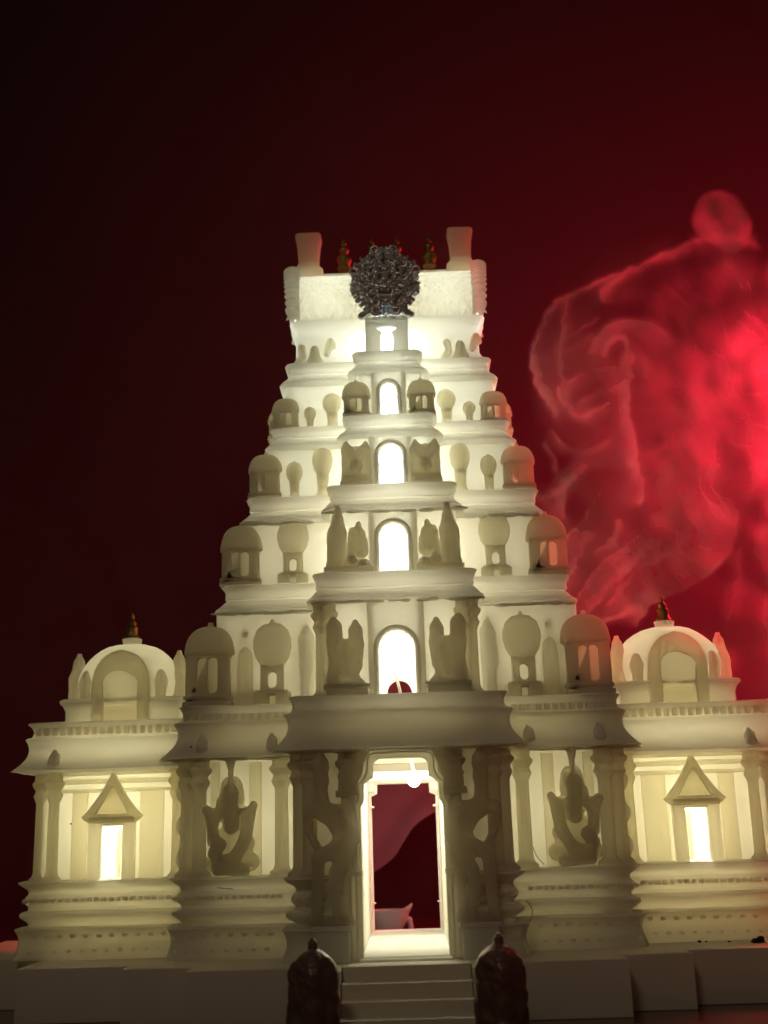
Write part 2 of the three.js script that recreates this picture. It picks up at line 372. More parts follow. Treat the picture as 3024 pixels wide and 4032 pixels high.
// ---------------------------------------------------------------- carved figures
const both = (name, caps, pos, res, label, k, rough, mat = M.soft) => {                  // a figure on the left and its mirror image on the right
  const thin = caps.map((c) => c.map((v, i) => (i % 4 === 3 ? v * 0.58 : v)));  // added inner copy that darkens the middle of each figure
  const g = join([figure(caps, res, k, rough), figure(thin, Math.max(30, res - 14), k * 0.8, 0)]), m = mirror(g);
  part(name, g, mat, temple, pos, label[0]);
  part(name, m, mat, temple, [-pos[0], pos[1], pos[2]], label[1]);
};
both('guardian_relief', [
  [0, 1.15, 0, 0.19, 0, 0.85, 0, 0.2], [0, 1.35, 0, 0.24, -0.02, 1.72, 0, 0.2], [-0.02, 1.78, 0, 0.27, -0.02, 1.86, 0, 0.25], [-0.02, 1.9, 0, 0.16, -0.02, 2.2, 0, 0.09],
  [0, 0.75, 0, 0.2, 0.1, 0.4, 0, 0.3], [-0.38, 0.46, 0, 0.2, 0.5, 0.44, 0, 0.2], [0.3, 0.35, 0.05, 0.3, 0.75, -0.35, 0.05, 0.32],
  [0.72, 0.72, 0, 0.12, 0.82, 0.3, 0, 0.22], [0.85, 0.3, 0, 0.2, 0.92, -0.3, 0.05, 0.26], [0.72, -0.45, 0.05, 0.34, 0.55, -0.55, 0.05, 0.3],
  [0.65, -0.55, 0.1, 0.27, -0.1, -0.88, 0.25, 0.2], [-0.12, -0.92, 0.25, 0.2, -0.2, -2.6, 0.1, 0.16], [0.72, -0.62, 0.1, 0.27, 0.42, -1.35, 0.15, 0.2], [0.42, -1.35, 0.15, 0.2, 0.3, -1.78, 0.2, 0.17], [0.3, -1.78, 0.2, 0.17, 0.46, -2.62, 0.1, 0.15],
  [-0.15, -1.7, 0.15, 0.1, 0.3, -1.8, 0.15, 0.1], [0.72, -0.95, 0, 0.1, 0.7, -2.7, 0, 0.11], [-0.45, 0.4, 0, 0.13, -0.42, -0.1, 0.05, 0.11], [-0.42, -0.1, 0.05, 0.11, -0.1, -0.7, 0.1, 0.12],
  [-0.3, -2.72, 0, 0.16, 0.8, -2.72, 0, 0.16],
], [-2.42, 0, 2.42], 62, ['dancing guardian left of the door', 'dancing guardian right of the door'], 0.1);
for (const s of [-1, 1]) part('guardian_block', join([box(s * 2.2 - 0.55, FLOOR, 2.0, s * 2.2 + 0.55, -2.86, 2.75, 0.06), box(s * 2.2 - 0.62, -2.98, 2.0, s * 2.2 + 0.62, -2.84, 2.8, 0.04)]), P, temple);
both('deity_relief', [
  [0, 2.22, 0, 0.2, 0, 2.0, 0, 0.11], [0, 2.0, 0, 0.1, 0, 1.3, 0, 0.07], [0, 1.22, 0, 0.2, 0, 1.2, 0, 0.27], [0, 1.1, 0, 0.27, 0, 0.78, 0, 0.2], [0, 0.75, 0, 0.22, 0.02, 0.1, 0, 0.24],
  [-0.75, 0.62, 0, 0.16, -0.55, 0.4, 0, 0.22], [-0.6, 0.4, 0, 0.2, -0.55, -0.2, 0, 0.18], [-0.5, 0.5, -0.05, 0.15, 0.5, 0.5, -0.05, 0.15], [0.75, 0.75, 0, 0.13, 0.55, 0.4, 0, 0.2], [0.58, 0.4, 0, 0.21, 0.5, -0.3, 0, 0.2],
  [0.5, -0.3, 0, 0.2, 0.15, -0.85, 0, 0.2], [0.15, -0.85, 0, 0.2, -0.35, -1.0, 0, 0.18], [-0.35, -1.0, 0, 0.18, -0.55, -0.7, 0, 0.17], [-0.35, -0.45, 0.1, 0.24, -0.38, -0.5, 0.1, 0.24],
  [-0.4, -1.2, 0, 0.2, 0.45, -1.25, 0, 0.2], [-0.35, 0.95, 0, 0.09, -0.38, 0.6, 0, 0.12],
], [-5.5, 0, 0.42], 56, ['seated deity with a tall crown, left niche', 'seated deity with a tall crown, right niche'], 0.09, 0.02, M.veil);
both('deity_backing', [[0, 1.35, 0, 0.36, 0, 0.95, 0, 0.42], [-0.5, 0.5, 0, 0.2, 0.5, 0.5, 0, 0.2], [0, 0.4, 0, 0.3, 0, -0.6, 0, 0.4], [-0.55, -1.0, 0, 0.3, 0.6, -1.0, 0, 0.3], [-0.5, -0.3, 0, 0.3, 0.45, -0.4, 0, 0.3]], [-5.5, 0, 0.12], 30, [], 0.12, 0.02, M.veil);
both('horned_figure', [
  [-0.42, 2.42, 0, 0.12, -0.4, 2.2, 0, 0.24], [-0.4, 2.2, 0, 0.26, -0.36, 1.75, 0, 0.26], [0.3, 2.3, 0, 0.12, 0.3, 2.05, 0, 0.22], [0.3, 2.05, 0, 0.22, 0.32, 1.6, 0, 0.24],
  [-0.4, 1.7, 0, 0.25, -0.32, 1.0, 0, 0.24], [0.34, 1.6, 0, 0.22, 0.3, 0.95, 0, 0.2], [-0.04, 1.42, 0.08, 0.28, -0.04, 1.1, 0.08, 0.24], [-0.04, 1.5, 0, 0.3, -0.04, 0.7, 0, 0.22],
  [-0.32, 1.0, 0, 0.24, -0.42, 0.45, 0, 0.27], [0.28, 0.95, 0, 0.2, 0.22, 0.6, 0, 0.14], [0.22, 0.6, 0, 0.14, 0.36, 0.38, 0, 0.18], [-0.5, 0.34, 0, 0.16, 0.45, 0.34, 0, 0.13],
], [-1.6, 3.98, 1.75], 50, ['horned figure on a pedestal, left of the lowest window', 'horned figure on a pedestal, right of the lowest window'], 0.08);
for (const s of [-1, 1]) part('pedestal', join([box(s * 1.6 - 0.66, 3.98, 1.3, s * 1.6 + 0.66, 4.2, 2.15), box(s * 1.6 - 0.74, 4.2, 1.28, s * 1.6 + 0.74, 4.3, 2.22, 0.04)]), M.sheer, temple);
both('seated_figures', [
  [-0.38, 2.3, 0, 0.08, -0.38, 1.9, 0, 0.16], [-0.38, 1.85, 0, 0.2, -0.4, 1.4, 0, 0.3], [-0.42, 1.35, 0, 0.33, -0.42, 0.5, 0, 0.34], [-0.5, 1.0, 0.2, 0.14, -0.45, 0.6, 0.22, 0.14],
  [0.32, 1.68, 0, 0.1, 0.28, 1.4, 0, 0.18], [0.1, 1.5, 0, 0.09, 0.1, 1.3, 0, 0.13], [0.3, 1.35, 0, 0.24, 0.32, 0.75, 0, 0.27], [0.1, 1.2, 0.1, 0.15, 0.05, 0.6, 0.1, 0.15], [0.5, 1.1, 0, 0.12, 0.52, 0.7, 0, 0.12],
  [-0.6, 0.3, 0, 0.2, 0.5, 0.3, 0, 0.18], [0.05, 0.4, 0.25, 0.15, 0.1, 0.42, 0.25, 0.14], [0.42, 0.3, 0.22, 0.12, 0.45, 0.3, 0.22, 0.12],
], [-1.47, 8.1, 0.88], 50, ['crowned seated figure with attendant, left of the second window', 'crowned seated figure with attendant, right of the second window'], 0.07);
for (const s of [-1, 1]) part('pedestal', box(s * 1.52 - 0.8, 8.07, 0.4, s * 1.52 + 0.8, 8.28, 1.25), M.sheer, temple);
both('lion_head', [
  [-0.34, 1.55, 0, 0.1, -0.32, 1.35, 0, 0.2], [0.34, 1.55, 0, 0.1, 0.32, 1.35, 0, 0.2], [-0.3, 1.3, 0, 0.2, -0.05, 1.0, 0.12, 0.17], [0.3, 1.3, 0, 0.2, 0.05, 1.0, 0.12, 0.17], [-0.3, 1.25, -0.1, 0.22, -0.3, 0.4, -0.1, 0.22], [0.3, 1.25, -0.1, 0.22, 0.3, 0.4, -0.1, 0.22],
  [0, 1.2, -0.15, 0.3, 0, 0.4, -0.15, 0.3], [0, 0.72, 0.16, 0.2, 0, 0.66, 0.18, 0.2], [-0.38, 0.22, 0.05, 0.16, -0.1, 0.22, 0.1, 0.14], [0.38, 0.22, 0.05, 0.16, 0.1, 0.22, 0.1, 0.14],
], [-1.2, 11.28, 0.28], 44, ['square lion head left of the third window', 'square lion head right of the third window'], 0.06);
for (const s of [-1, 1]) part('pedestal', box(s * 1.2 - 0.56, 11.25, -0.1, s * 1.2 + 0.56, 11.42, 0.6), M.sheer, temple);

// ---------------------------------------------------------------- shrines on the ledges
function pavilion(w, h, d, dome) {                                          // [body with two slots, dome], base at y = 0, centre of plan at 0
  const b = h - dome, x = w / 2, out = [];
  const s0 = b * 0.24, s1 = b * 0.93, sw = w * 0.105;
  for (const a of [0, Math.PI / 2, -Math.PI / 2]) {
    const g = slab(rect(a > 0 ? -x * 0.9 + 0.19 : -x * 0.9, 0.02, a < 0 ? x * 0.9 - 0.19 : x * 0.9, b), [slot(-x * 0.42, s0, -x * 0.42 + 2 * sw, s1), slot(x * 0.42 - 2 * sw, s0, x * 0.42, s1)], 0.18, 0.04, x * 0.9 - 0.18);
    g.rotateY(a); out.push(g);
  }
  for (const [k, y0, y1] of [[1, 0, 0.09], [0.98, 0.13, 0.2]]) out.push(box(-x * k, b * y0, x * 0.72, x * k, b * y1, x * k, 0.03), box(-x * k, b * y0, -x * 0.9, -x * 0.74, b * y1, x * 0.7, 0.03), box(x * 0.74, b * y0, -x * 0.9, x * k, b * y1, x * 0.7, 0.03));
  const core = bare(new THREE.PlaneGeometry(x * 1.6, b * 0.95).translate(0, b * 0.49, x * 0.5));
  out.push(bare(new THREE.PlaneGeometry(x * 1.7, b * 0.97).translate(0, b * 0.49, -x * 0.86)));  // unseen back sheet, placed to hold the red light off the slots
  const body = join(out); body.scale(1, 1, d / w);
  const prof = [[x * 0.88, b - 0.06], [x * 0.94, b - 0.06], [x * 1.05, b], [x * 1.06, b + dome * 0.1]];
  for (let k = 1; k < 9; k++) { const t = k / 9; prof.push([x * 1.04 * Math.cos(t * Math.PI / 2) ** 0.72, b + dome * (0.1 + 0.9 * Math.sin(t * Math.PI / 2))]); }
  prof.push([x * 0.13, h], [x * 0.11, h + dome * 0.14], [0, h + dome * 0.16]);
  for (let k = 8; k >= 0; k--) { const t = k / 9; prof.push([x * 0.88 * Math.cos(t * Math.PI / 2) ** 0.72, b + dome * 0.86 * Math.sin(t * Math.PI / 2) - 0.03]); }
  const dg = turned(prof, 24, 1, d / w, 60);
  const p = dg.attributes.position;                                        // squarish dome
  for (let i = 0; i < p.count; i++) { const px = p.getX(i), pz = p.getZ(i) * w / d, a = Math.atan2(pz, px), k = 1 + 0.07 * (1 - Math.cos(4 * a)) / 2; p.setXYZ(i, px * k, p.getY(i), p.getZ(i) * k); }
  return [bare(body), wobble(dg, 0.02, 2.2), core.scale(1, 1, d / w)];
}
function bulbNiche(w, h, legs) {                                           // balloon-shaped niche on two legs
  const out = [], r = w / 2;
  const y0 = h * (legs ? 0.13 : 0), neck = h * 0.44;
  out.push(turned([[0, neck - 0.06], [r * 0.5, neck - 0.06], [r * 0.62, neck + h * 0.04], [r * 0.86, neck + h * 0.13], [r, neck + h * 0.26], [r * 0.98, neck + h * 0.36], [r * 0.82, neck + h * 0.47], [r * 0.5, neck + h * 0.54], [r * 0.12, neck + h * 0.56], [r * 0.1, neck + h * 0.6], [0, neck + h * 0.61]], 22, 1, 0.62, 70));
  if (legs) {
    out.push(slab(rect(-r * 0.6, y0, r * 0.6, neck + 0.1), [slot(-r * 0.24, y0 + h * 0.06, r * 0.24, neck - h * 0.05)], 0.36, 0.06, -0.14));
    for (const s of [-1, 1]) out.push(box(s * r * 0.56 - r * 0.36, 0, -0.25, s * r * 0.56 + r * 0.36, y0 * 1.05, 0.32, 0.04));
    out.push(box(-r * 0.8, y0 * 0.85, -0.2, r * 0.8, y0 * 1.3, 0.25, 0.04));
  } else {
    out.push(turned([[0, 0], [r * 0.75, 0], [r * 0.74, h * 0.05], [r * 0.55, h * 0.1], [r * 0.5, h * 0.2], [r * 0.6, neck], [0, neck]], 16, 1, 0.6, 45));
  }
  return join(out);
}
const cored = (g, k = 0.6) => { g.computeBoundingBox(); const c = g.boundingBox.getCenter(new THREE.Vector3()); return join([g, g.clone().translate(-c.x, -c.y, -c.z).scale(k, k * 1.15, k).translate(c.x, c.y, c.z)]); };  // adds a hidden inner copy that darkens the middle of a niche
function putPavilion(g, s, x, y, z, mat = y > 11 ? M.soft : M.sheer) {  // upper shrines pass more light, to look brighter
  const b = part('pavilion', g[0], mat, temple, [s * x, y, z]);
  part('dome', g[1], mat, b, [s * x, y, z]); part('niche_back', g[2], M.veil, b, [s * x, y, z]);
}
const pav1 = pavilion(1.62, 2.72, 1.3, 0.98), pav2 = pavilion(1.42, 2.2, 1.1, 0.92), pav3 = pavilion(1.18, 1.72, 0.95, 0.68), pav4 = pavilion(1.02, 1.3, 0.85, 0.56);
const porchPav = pavilion(0.98, 1.36, 0.6, 0.62);
const bulb1 = bulbNiche(1.3, 2.72, true), bulb2 = bulbNiche(1.12, 2.3, true), bulb3 = bulbNiche(0.74, 1.86, false), bulb3s = bulbNiche(0.6, 1.36, false), bulb4 = bulbNiche(0.7, 1.36, false), bulb4s = bulbNiche(0.46, 0.86, false);
const [coredbulb3, coredbulb3s, coredbulb4, coredbulb4s] = [bulb3, bulb3s, bulb4, bulb4s].map((g) => cored(g));
const urn = turned([[0, 0], [0.3, 0], [0.3, 1.3], [0.27, 1.75], [0.12, 1.98], [0.07, 2.06], [0.07, 2.14], [0.16, 2.36], [0.15, 2.46], [0.1, 2.5], [0.12, 2.6], [0, 2.62]], 14, 1, 0.8, 45);
for (const s of [-1, 1]) {
  putPavilion(pav1, s, 6.32, 3.95, -0.35); putPavilion(pav2, s, 5.3, 8.07, -0.75); putPavilion(pav3, s, 4.5, 11.25, -1.1); putPavilion(pav4, s, 3.78, 13.93, -1.5);
  putPavilion(porchPav, s, 1.16, 13.95, -0.22);
  // the sides of the tower
  for (const [g, x, y] of [[pav1, 6.15, 3.95], [pav2, 5.25, 8.07], [pav3, 4.5, 11.25], [pav4, 4.05, 13.93]]) putPavilion(g, s, x, y, ZC);
  part('niche', bulb1, M.sheer, temple, [s * 4.18, 3.97, -0.05]);
  part('niche', bulb2, M.sheer, temple, [s * 3.5, 8.1, -0.6]);
  part('niche', coredbulb3, M.soft, temple, [s * 2.45, 11.27, -0.95]);
  part('niche', coredbulb3s, M.soft, temple, [s * 3.46, 11.27, -0.95]);
  part('niche', coredbulb4, M.soft, temple, [s * 2.08, 13.95, -1.3]);
  part('niche', coredbulb4s, M.soft, temple, [s * 2.9, 13.95, -1.3]);
  part('urn', urn, M.sheer, temple, [s * 5.12, 3.97, -0.35]);
  // soft reliefs on the lowest storey's wall
  part('wall_relief', figure([[0, 2.7, 0, 0.16, 0, 2.2, 0, 0.3], [0, 2.1, 0, 0.32, 0.05, 1.2, 0, 0.34], [0.02, 1.2, 0, 0.3, 0, 0.1, 0, 0.28]], 26, 0.1), P, temple, [s * 3.05, 3.97, -0.42]);
  part('wall_relief', box(s * 4.6 - 1.6, 3.95, -0.5, s * 4.6 + 0.9, 4.5, -0.3), M.sheer, temple);
  // knobs on the lowest cornices
  const knob = (x, y, z) => part('cornice_knob', move(figure([[0, 0.22, 0, 0.07, 0, 0, 0, 0.16], [0, 0, 0, 0.17, 0, -0.2, 0.1, 0.2]], 20, 0.05, 0.03), 0, 0, 0), P, temple, [s * x, y, z]);
  knob(6.42, 2.74, 0.5); knob(4.15, 2.74, 0.5); knob(11.55, 2.5, -0.62);
}
// stray fibres and specks on the print
for (const pts of [[[3.62, -2.3, 2.2], [3.8, -2.6, 2.0], [3.72, -2.95, 1.6], [3.6, -3.0, 1.4]], [[4.4, -1.35, 0.4], [4.2, -1.1, 0.3], [4.1, -0.8, 0.25]], [[-5.9, -1.75, 0.5], [-5.4, -1.8, 0.52]]])
  part('stray_fibre', bare(new THREE.TubeGeometry(new THREE.CatmullRomCurve3(pts.map((p) => new THREE.Vector3(...p))), 14, 0.012, 5)), M.fibre, temple);
for (const [x, y, z, r] of [[-11.05, 0.35, -1.12, 0.03], [-6.75, 2.62, 0.62, 0.03], [10.1, -3.86, -0.2, 0.04], [9.2, -3.84, -0.3, 0.05], [9.4, -3.84, -0.25, 0.03], [-7.0, 7.62, 0.1, 0.035]])
  part('speck', bead(r, 1.3, 0.8, 0.7, 1), M.crumb, temple, [x, y, z]);
// ragged drips under the cornices left by printing
for (const [x0, x1, y, z, n] of [[-2.8, 2.8, 7.04, 1.42, 13], [-6.0, -3.1, 7.05, -0.08, 14], [3.1, 6.0, 7.05, -0.08, 14], [-2.3, 2.3, 10.26, 0.68, 9], [-5.2, -2.6, 10.26, -0.45, 8], [2.6, 5.2, 10.26, -0.45, 8], [-7.6, -4.2, 2.2, 0.42, 14], [4.2, 7.6, 2.2, 0.42, 14], [-3.9, 3.9, 2.22, 2.5, 20]]) {
  const drips = [];
  for (let i = 0; i < n; i++) { const w = rr(0.14, 0.46); drips.push(move(bead(1, w, rr(0.02, 0.05), rr(0.12, 0.3), 2), x0 + (x1 - x0) * (i + rnd()) / n, y + rr(-0.03, 0.02), z)); }
  part('drip_row', join(drips), P, temple, [0, 0, 0], null, 'stuff');
}

// ---------------------------------------------------------------- drum, barrel roof and crown
{
  const d = cross(3.4, -1.75, 0.7, -0.62);
  const drum = [[-T, 16.53], [0.16, 16.53], [0.14, 16.75], [0.02, 16.95], [0, 17.6], [0.05, 18.0], [0.22, 18.2], [0.26, 18.34], [0.1, 18.42], [-T, 18.42]];
  const rectPlan = (x, z) => [[-x, z], [x, z], [x, back(z)], [-x, back(z)]];
  part('drum', sweep(softPlan(rectPlan(3.42, -1.75), 0.15), drum, true, 0.03), P, temple);
  for (const s of [-1, 1]) {
    part('drum_bell', turned([[0, 0], [0.36, 0], [0.34, 0.08], [0.2, 0.36], [0.17, 0.6], [0.1, 0.74], [0, 0.78]], 16, 1, 0.7, 50), M.mid, temple, [s * 2.72, 16.6, -1.62]);
    part('drum_bell', figure([[-0.45, 0.4, 0, 0.12, -0.6, 0.1, 0, 0.17], [0.45, 0.45, 0, 0.12, 0.55, 0.8, 0, 0.16], [-0.5, 0.75, 0, 0.14, -0.42, 0.4, 0, 0.1], [0.72, 0.75, 0, 0.12, 0.6, 0.95, 0, 0.15]], 30, 0.08), M.sheer, temple, [s * 2.72, 16.6, -1.72]);
  }
  // the porch top that carries the metal face, with its keyhole opening
  const key = [[0.22, 16.62], [0.24, 17.2], [0.17, 17.42], [0.34, 17.5], [0.38, 17.62]];
  part('keyhole_window', slab(rect(-0.78, 16.5, 0.78, 17.86), [[...key, ...[...key].reverse().map(([x, y]) => [-x, y])]], 0.3, 0.04, -0.9), P, temple);
  for (const s of [-1, 1]) part('keyhole_side', box(s * 0.68 - 0.1, 16.5, -1.7, s * 0.68 + 0.1, 17.86, -0.88), P, temple);
  part('keyhole_top', box(-0.78, 17.86, -1.8, 0.78, 18.0, -0.62), P, temple);
  // barrel roof: cross-section in z and y, run along x
  const sec = (k) => { const pts = []; for (let i = 0; i <= 24; i++) { const t = i / 24, a = Math.PI * t; const z = Math.cos(a), y = Math.sin(a); pts.push([ZC + k * (1.02 * Math.sign(z) * Math.abs(z) ** 0.55 + 0.10 * Math.sin(2 * a)), 18.36 + 2.12 * Math.abs(y) ** 0.75 * (k > 1 ? 1 + (k - 1) * 0.35 : 1)]); } return pts; };
  const run = (pts, x0, x1, n, fx) => {
    const v = [], idx = [], uv = [], m = pts.length;
    for (let i = 0; i <= n; i++) for (let j = 0; j < m; j++) { const t = i / n; const [x, z, y] = fx(x0 + (x1 - x0) * t, pts[j][0], pts[j][1], j); v.push(x, y, z); uv.push(t * (x1 - x0), j / (m - 1) * 5); }
    for (let i = 0; i < n; i++) for (let j = 0; j < m - 1; j++) { const a = i * m + j, b = a + 1, c = a + m, e = c + 1; idx.push(a, c, b, c, e, b); }
    const g = new THREE.BufferGeometry(); g.setAttribute('position', new THREE.Float32BufferAttribute(v, 3)); g.setAttribute('uv', new THREE.Float32BufferAttribute(uv, 2)); g.setIndex(idx); g.computeVertexNormals();
    return g;
  };
  const skin = sec(1), inner = sec(0.86).map(([z, y]) => [z, 18.36 + (y - 18.36) * 0.9]);
  const lattice = grain(256, 256, (u, v) => { const a = Math.abs(((u + v) * 2) % 1 - 0.5), b = Math.abs(((u - v + 8) * 2) % 1 - 0.5); return smooth(0.02, 0.34, Math.min(a, b)); });
  lattice.repeat.set(1.4, 1.4);
  M.roof = M.print.clone(); M.roof.bumpMap = lattice; M.roof.bumpScale = 0.00045;
  part('barrel_roof', run(skin, -3.4, 3.4, 30, (x, z, y) => [x, z, y]), M.roof, temple, [0, 0, 0], 'barrel roof with a fine diagonal lattice');
  part('roof_lining', bare(run(inner, -3.4, 3.4, 8, (x, z, y) => [x, z, y])), M.sheer, temple);
  part('ridge', box(-2.4, 20.36, ZC - 0.5, 2.4, 20.56, ZC + 0.5, 0.05), P, temple);
  for (const s of [-1, 1]) {
    // ribbed horseshoe gable: the section pushed outwards, thick and ringed
    const big = []; const src = sec(1.12);
    for (let i = 0; i < 240; i++) { const t = i / 239 * (src.length - 1), k = Math.min(Math.floor(t), src.length - 2), f = t - k; const z = src[k][0] * (1 - f) + src[k + 1][0] * f, y = src[k][1] * (1 - f) + src[k + 1][1] * f; const rib = 1 + 0.07 * Math.abs(Math.cos(i / 239 * Math.PI * 30)); big.push([ZC + (z - ZC) * rib, 18.36 + (y - 18.36) * (1.13 + 0.02 * Math.abs(Math.cos(i / 239 * Math.PI * 30)))]); }
    const ribbed = run(big, 0, 1, 8, (t, z, y, j) => { const e = Math.sin(Math.PI * clamp(t, 0.02, 0.98)) ** 0.35, lift = (y - 18.36) / 2.2; return [s * (3.24 + (0.46 + 0.07 * Math.abs(Math.cos(j / 239 * Math.PI * 30))) * t + 0.10 * lift * t), ZC + (z - ZC) * (0.84 + 0.16 * e) , 18.36 + (y - 18.36) * (0.9 + 0.1 * e)]; });
    part('gable_rib', s > 0 ? bare(ribbed) : flip(bare(ribbed)), P, temple);
    const face = slab(sec(0.98).map(([z, y]) => [z, y]), [], 0.2, 0.03, 0); face.rotateY(-Math.PI / 2);
    part('gable_face', move(face, s * 3.45 + (s > 0 ? 0.2 : 0), 0, 0), P, temple);
    // flaring horns, hollow, so that the light inside the roof reaches up into them
    const hp = [[-0.40, ZC + 0.34], [0.40, ZC + 0.34], [0.40, ZC - 0.34], [-0.40, ZC - 0.34]].map(([x, z]) => [x + s * 2.96, z]);
    part('gable_horn', sweep(softPlan(hp, 0.06, 9), [[-0.09, 20.3], [0.16, 20.3], [0.16, 20.85], [0.05, 20.98], [-0.02, 21.15], ...curve([[-0.01, 21.2], [0.01, 21.6], [0.05, 22.0], [0.11, 22.3]], 3), [0.08, 22.36], [-0.38, 22.36], [-0.38, 22.28], [-0.06, 22.22], [-0.11, 21.6], [-0.13, 21.1]], true, 0.015), M.sheer, temple, [0, 0, 0]);
  }
}
function flip(g) { const p = g.attributes.position, n = g.attributes.normal; for (const a of [p, n]) for (let i = 0; i < a.count; i += 3) for (const c of [0, 1, 2]) { const b = a.getComponent(i + 1, c), d = a.getComponent(i + 2, c); a.setComponent(i + 1, c, d); a.setComponent(i + 2, c, b); } for (let i = 0; i < n.count * 3; i++) n.array[i] *= -1; return g; }

// brass pots on the ridge and on the side domes
const pot = (h) => turned([[0, 0], [0.26, 0], [0.28, 0.06], [0.2, 0.14], [0.24, 0.24], [0.3, 0.4], [0.26, 0.54], [0.12, 0.62], [0.13, 0.68], [0.19, 0.76], [0.2, 0.86], [0.14, 0.96], [0.07, 1.02], [0.11, 1.1], [0.09, 1.2], [0.03, 1.36], [0, 1.42]].map(([r, y]) => [r, y * h / 1.42]), 20, 1, 1, 40);
const ridgePot = pot(1.42), sidePot = turned([[0, 0], [0.28, 0], [0.29, 0.08], [0.22, 0.16], [0.2, 0.3], [0.22, 0.42], [0.15, 0.5], [0.16, 0.6], [0.1, 0.68], [0.06, 0.74], [0.08, 0.82], [0.02, 0.98], [0, 1.0]], 18, 1, 1, 40);
[-1.58, -0.5, 0.48, 1.74].forEach((x) => part('finial', ridgePot, M.brass, temple, [x, 20.92, ZC], 'brass pot finial on the roof ridge'));

// the dark metal face on the crown
{
  const lumps = [];
  const outline = (a) => { const u = Math.cos(a), v = Math.sin(a); return [1.26 * u * (1 - 0.28 * Math.max(0, v) ** 2), 1.3 * v + 0.02 * v]; };
  const plate = []; for (let i = 0; i < 96; i++) { const a = i / 96 * Math.PI * 2, [x, y] = outline(a), k = 1 + 0.035 * Math.sin(a * 28); plate.push([x * k * 0.97, y * k * 0.97]); }
  lumps.push(slab(plate, [], 0.4, 0.08, -0.3));
  const curl = (x, y, z, r, w, a0, sweepA) => { const pts = []; for (let k = 0; k <= 7; k++) { const t = k / 7, a = a0 + sweepA * t, q = r * (1 - 0.5 * t); pts.push(new THREE.Vector3(x + q * Math.cos(a), y + q * Math.sin(a), z + 0.06 * Math.sin(t * 3))); } return bare(new THREE.TubeGeometry(new THREE.CatmullRomCurve3(pts), 12, w, 6)); };
  const dome = (x, y) => 0.12 + 0.42 * Math.sqrt(Math.max(0, 1 - (x / 1.3) ** 2 - (y / 1.36) ** 2));
  for (let ring = 0; ring < 5; ring++) {                                     // curls of hair and flame, the same on both sides
    const q = 0.96 - ring * 0.18, n = 13 - ring * 2;
    for (let i = 0; i < n; i++) {
      const a = -Math.PI / 2 + Math.PI * (i + 0.5 + rr(-0.2, 0.2)) / n, [x, y] = outline(a), r = rr(0.11, 0.24), w = rr(0.045, 0.085), a0 = rr(0, 6.3), sw = rr(2.4, 4.6) * (rnd() < 0.5 ? -1 : 1);
      const g = curl(x * q, y * q, dome(x * q, y * q) - 0.05 + rr(-0.06, 0.08), r, w, a0, sw);
      lumps.push(g, mirror(g));
      if (rnd() < 0.6) { const b = move(bead(rr(0.05, 0.09), 1, 1, 1, 1), x * q, y * q, dome(x * q, y * q)); lumps.push(b, mirror(b)); }
    }
  }
  for (let i = 0; i < 30; i++) { const a = -0.9 + (Math.PI + 1.8) * i / 29, [x, y] = outline(a); lumps.push(move(bead(rr(0.07, 0.11), 1, 1, 1, 1), x, y, rr(-0.1, 0.1))); }
  // eyes, nose, jaw, and the arms at the foot
  const face = figure([[-0.34, 0.2, 0.42, 0.14, -0.3, 0.2, 0.44, 0.14], [0.34, 0.2, 0.42, 0.14, 0.3, 0.2, 0.44, 0.14], [0, 0.35, 0.45, 0.09, 0, -0.15, 0.55, 0.16], [-0.5, -0.25, 0.4, 0.13, 0, -0.42, 0.5, 0.12], [0.5, -0.25, 0.4, 0.13, 0, -0.42, 0.5, 0.12], [-0.6, 0.48, 0.3, 0.1, -0.15, 0.4, 0.42, 0.08], [0.6, 0.48, 0.3, 0.1, 0.15, 0.4, 0.42, 0.08],
    [-0.3, -0.75, 0.4, 0.14, 0.3, -0.75, 0.4, 0.14], [-0.95, -1.32, 0.1, 0.14, -0.35, -1.12, 0.25, 0.16], [0.95, -1.32, 0.1, 0.14, 0.35, -1.12, 0.25, 0.16], [-0.5, -0.95, 0.35, 0.12, -0.7, -0.6, 0.35, 0.1], [0.5, -0.95, 0.35, 0.12, 0.7, -0.6, 0.35, 0.1]], 46, 0.05, 0.03);
  lumps.push(face);
  for (let i = 0; i < 16; i++) lumps.push(move(bead(0.06, 1, 1.4, 1, 1), -0.6 + 1.2 * i / 15, -0.62 - 0.12 * Math.cos((i / 15 - 0.5) * 3), 0.5));
  part('metal_face', wobble(join(lumps), 0.03, 3).scale(0.95, 1, 1), M.iron, temple, [0, 19.2, -0.35], 'dark metal lion face ornament with curled mane over the topmost opening');
}

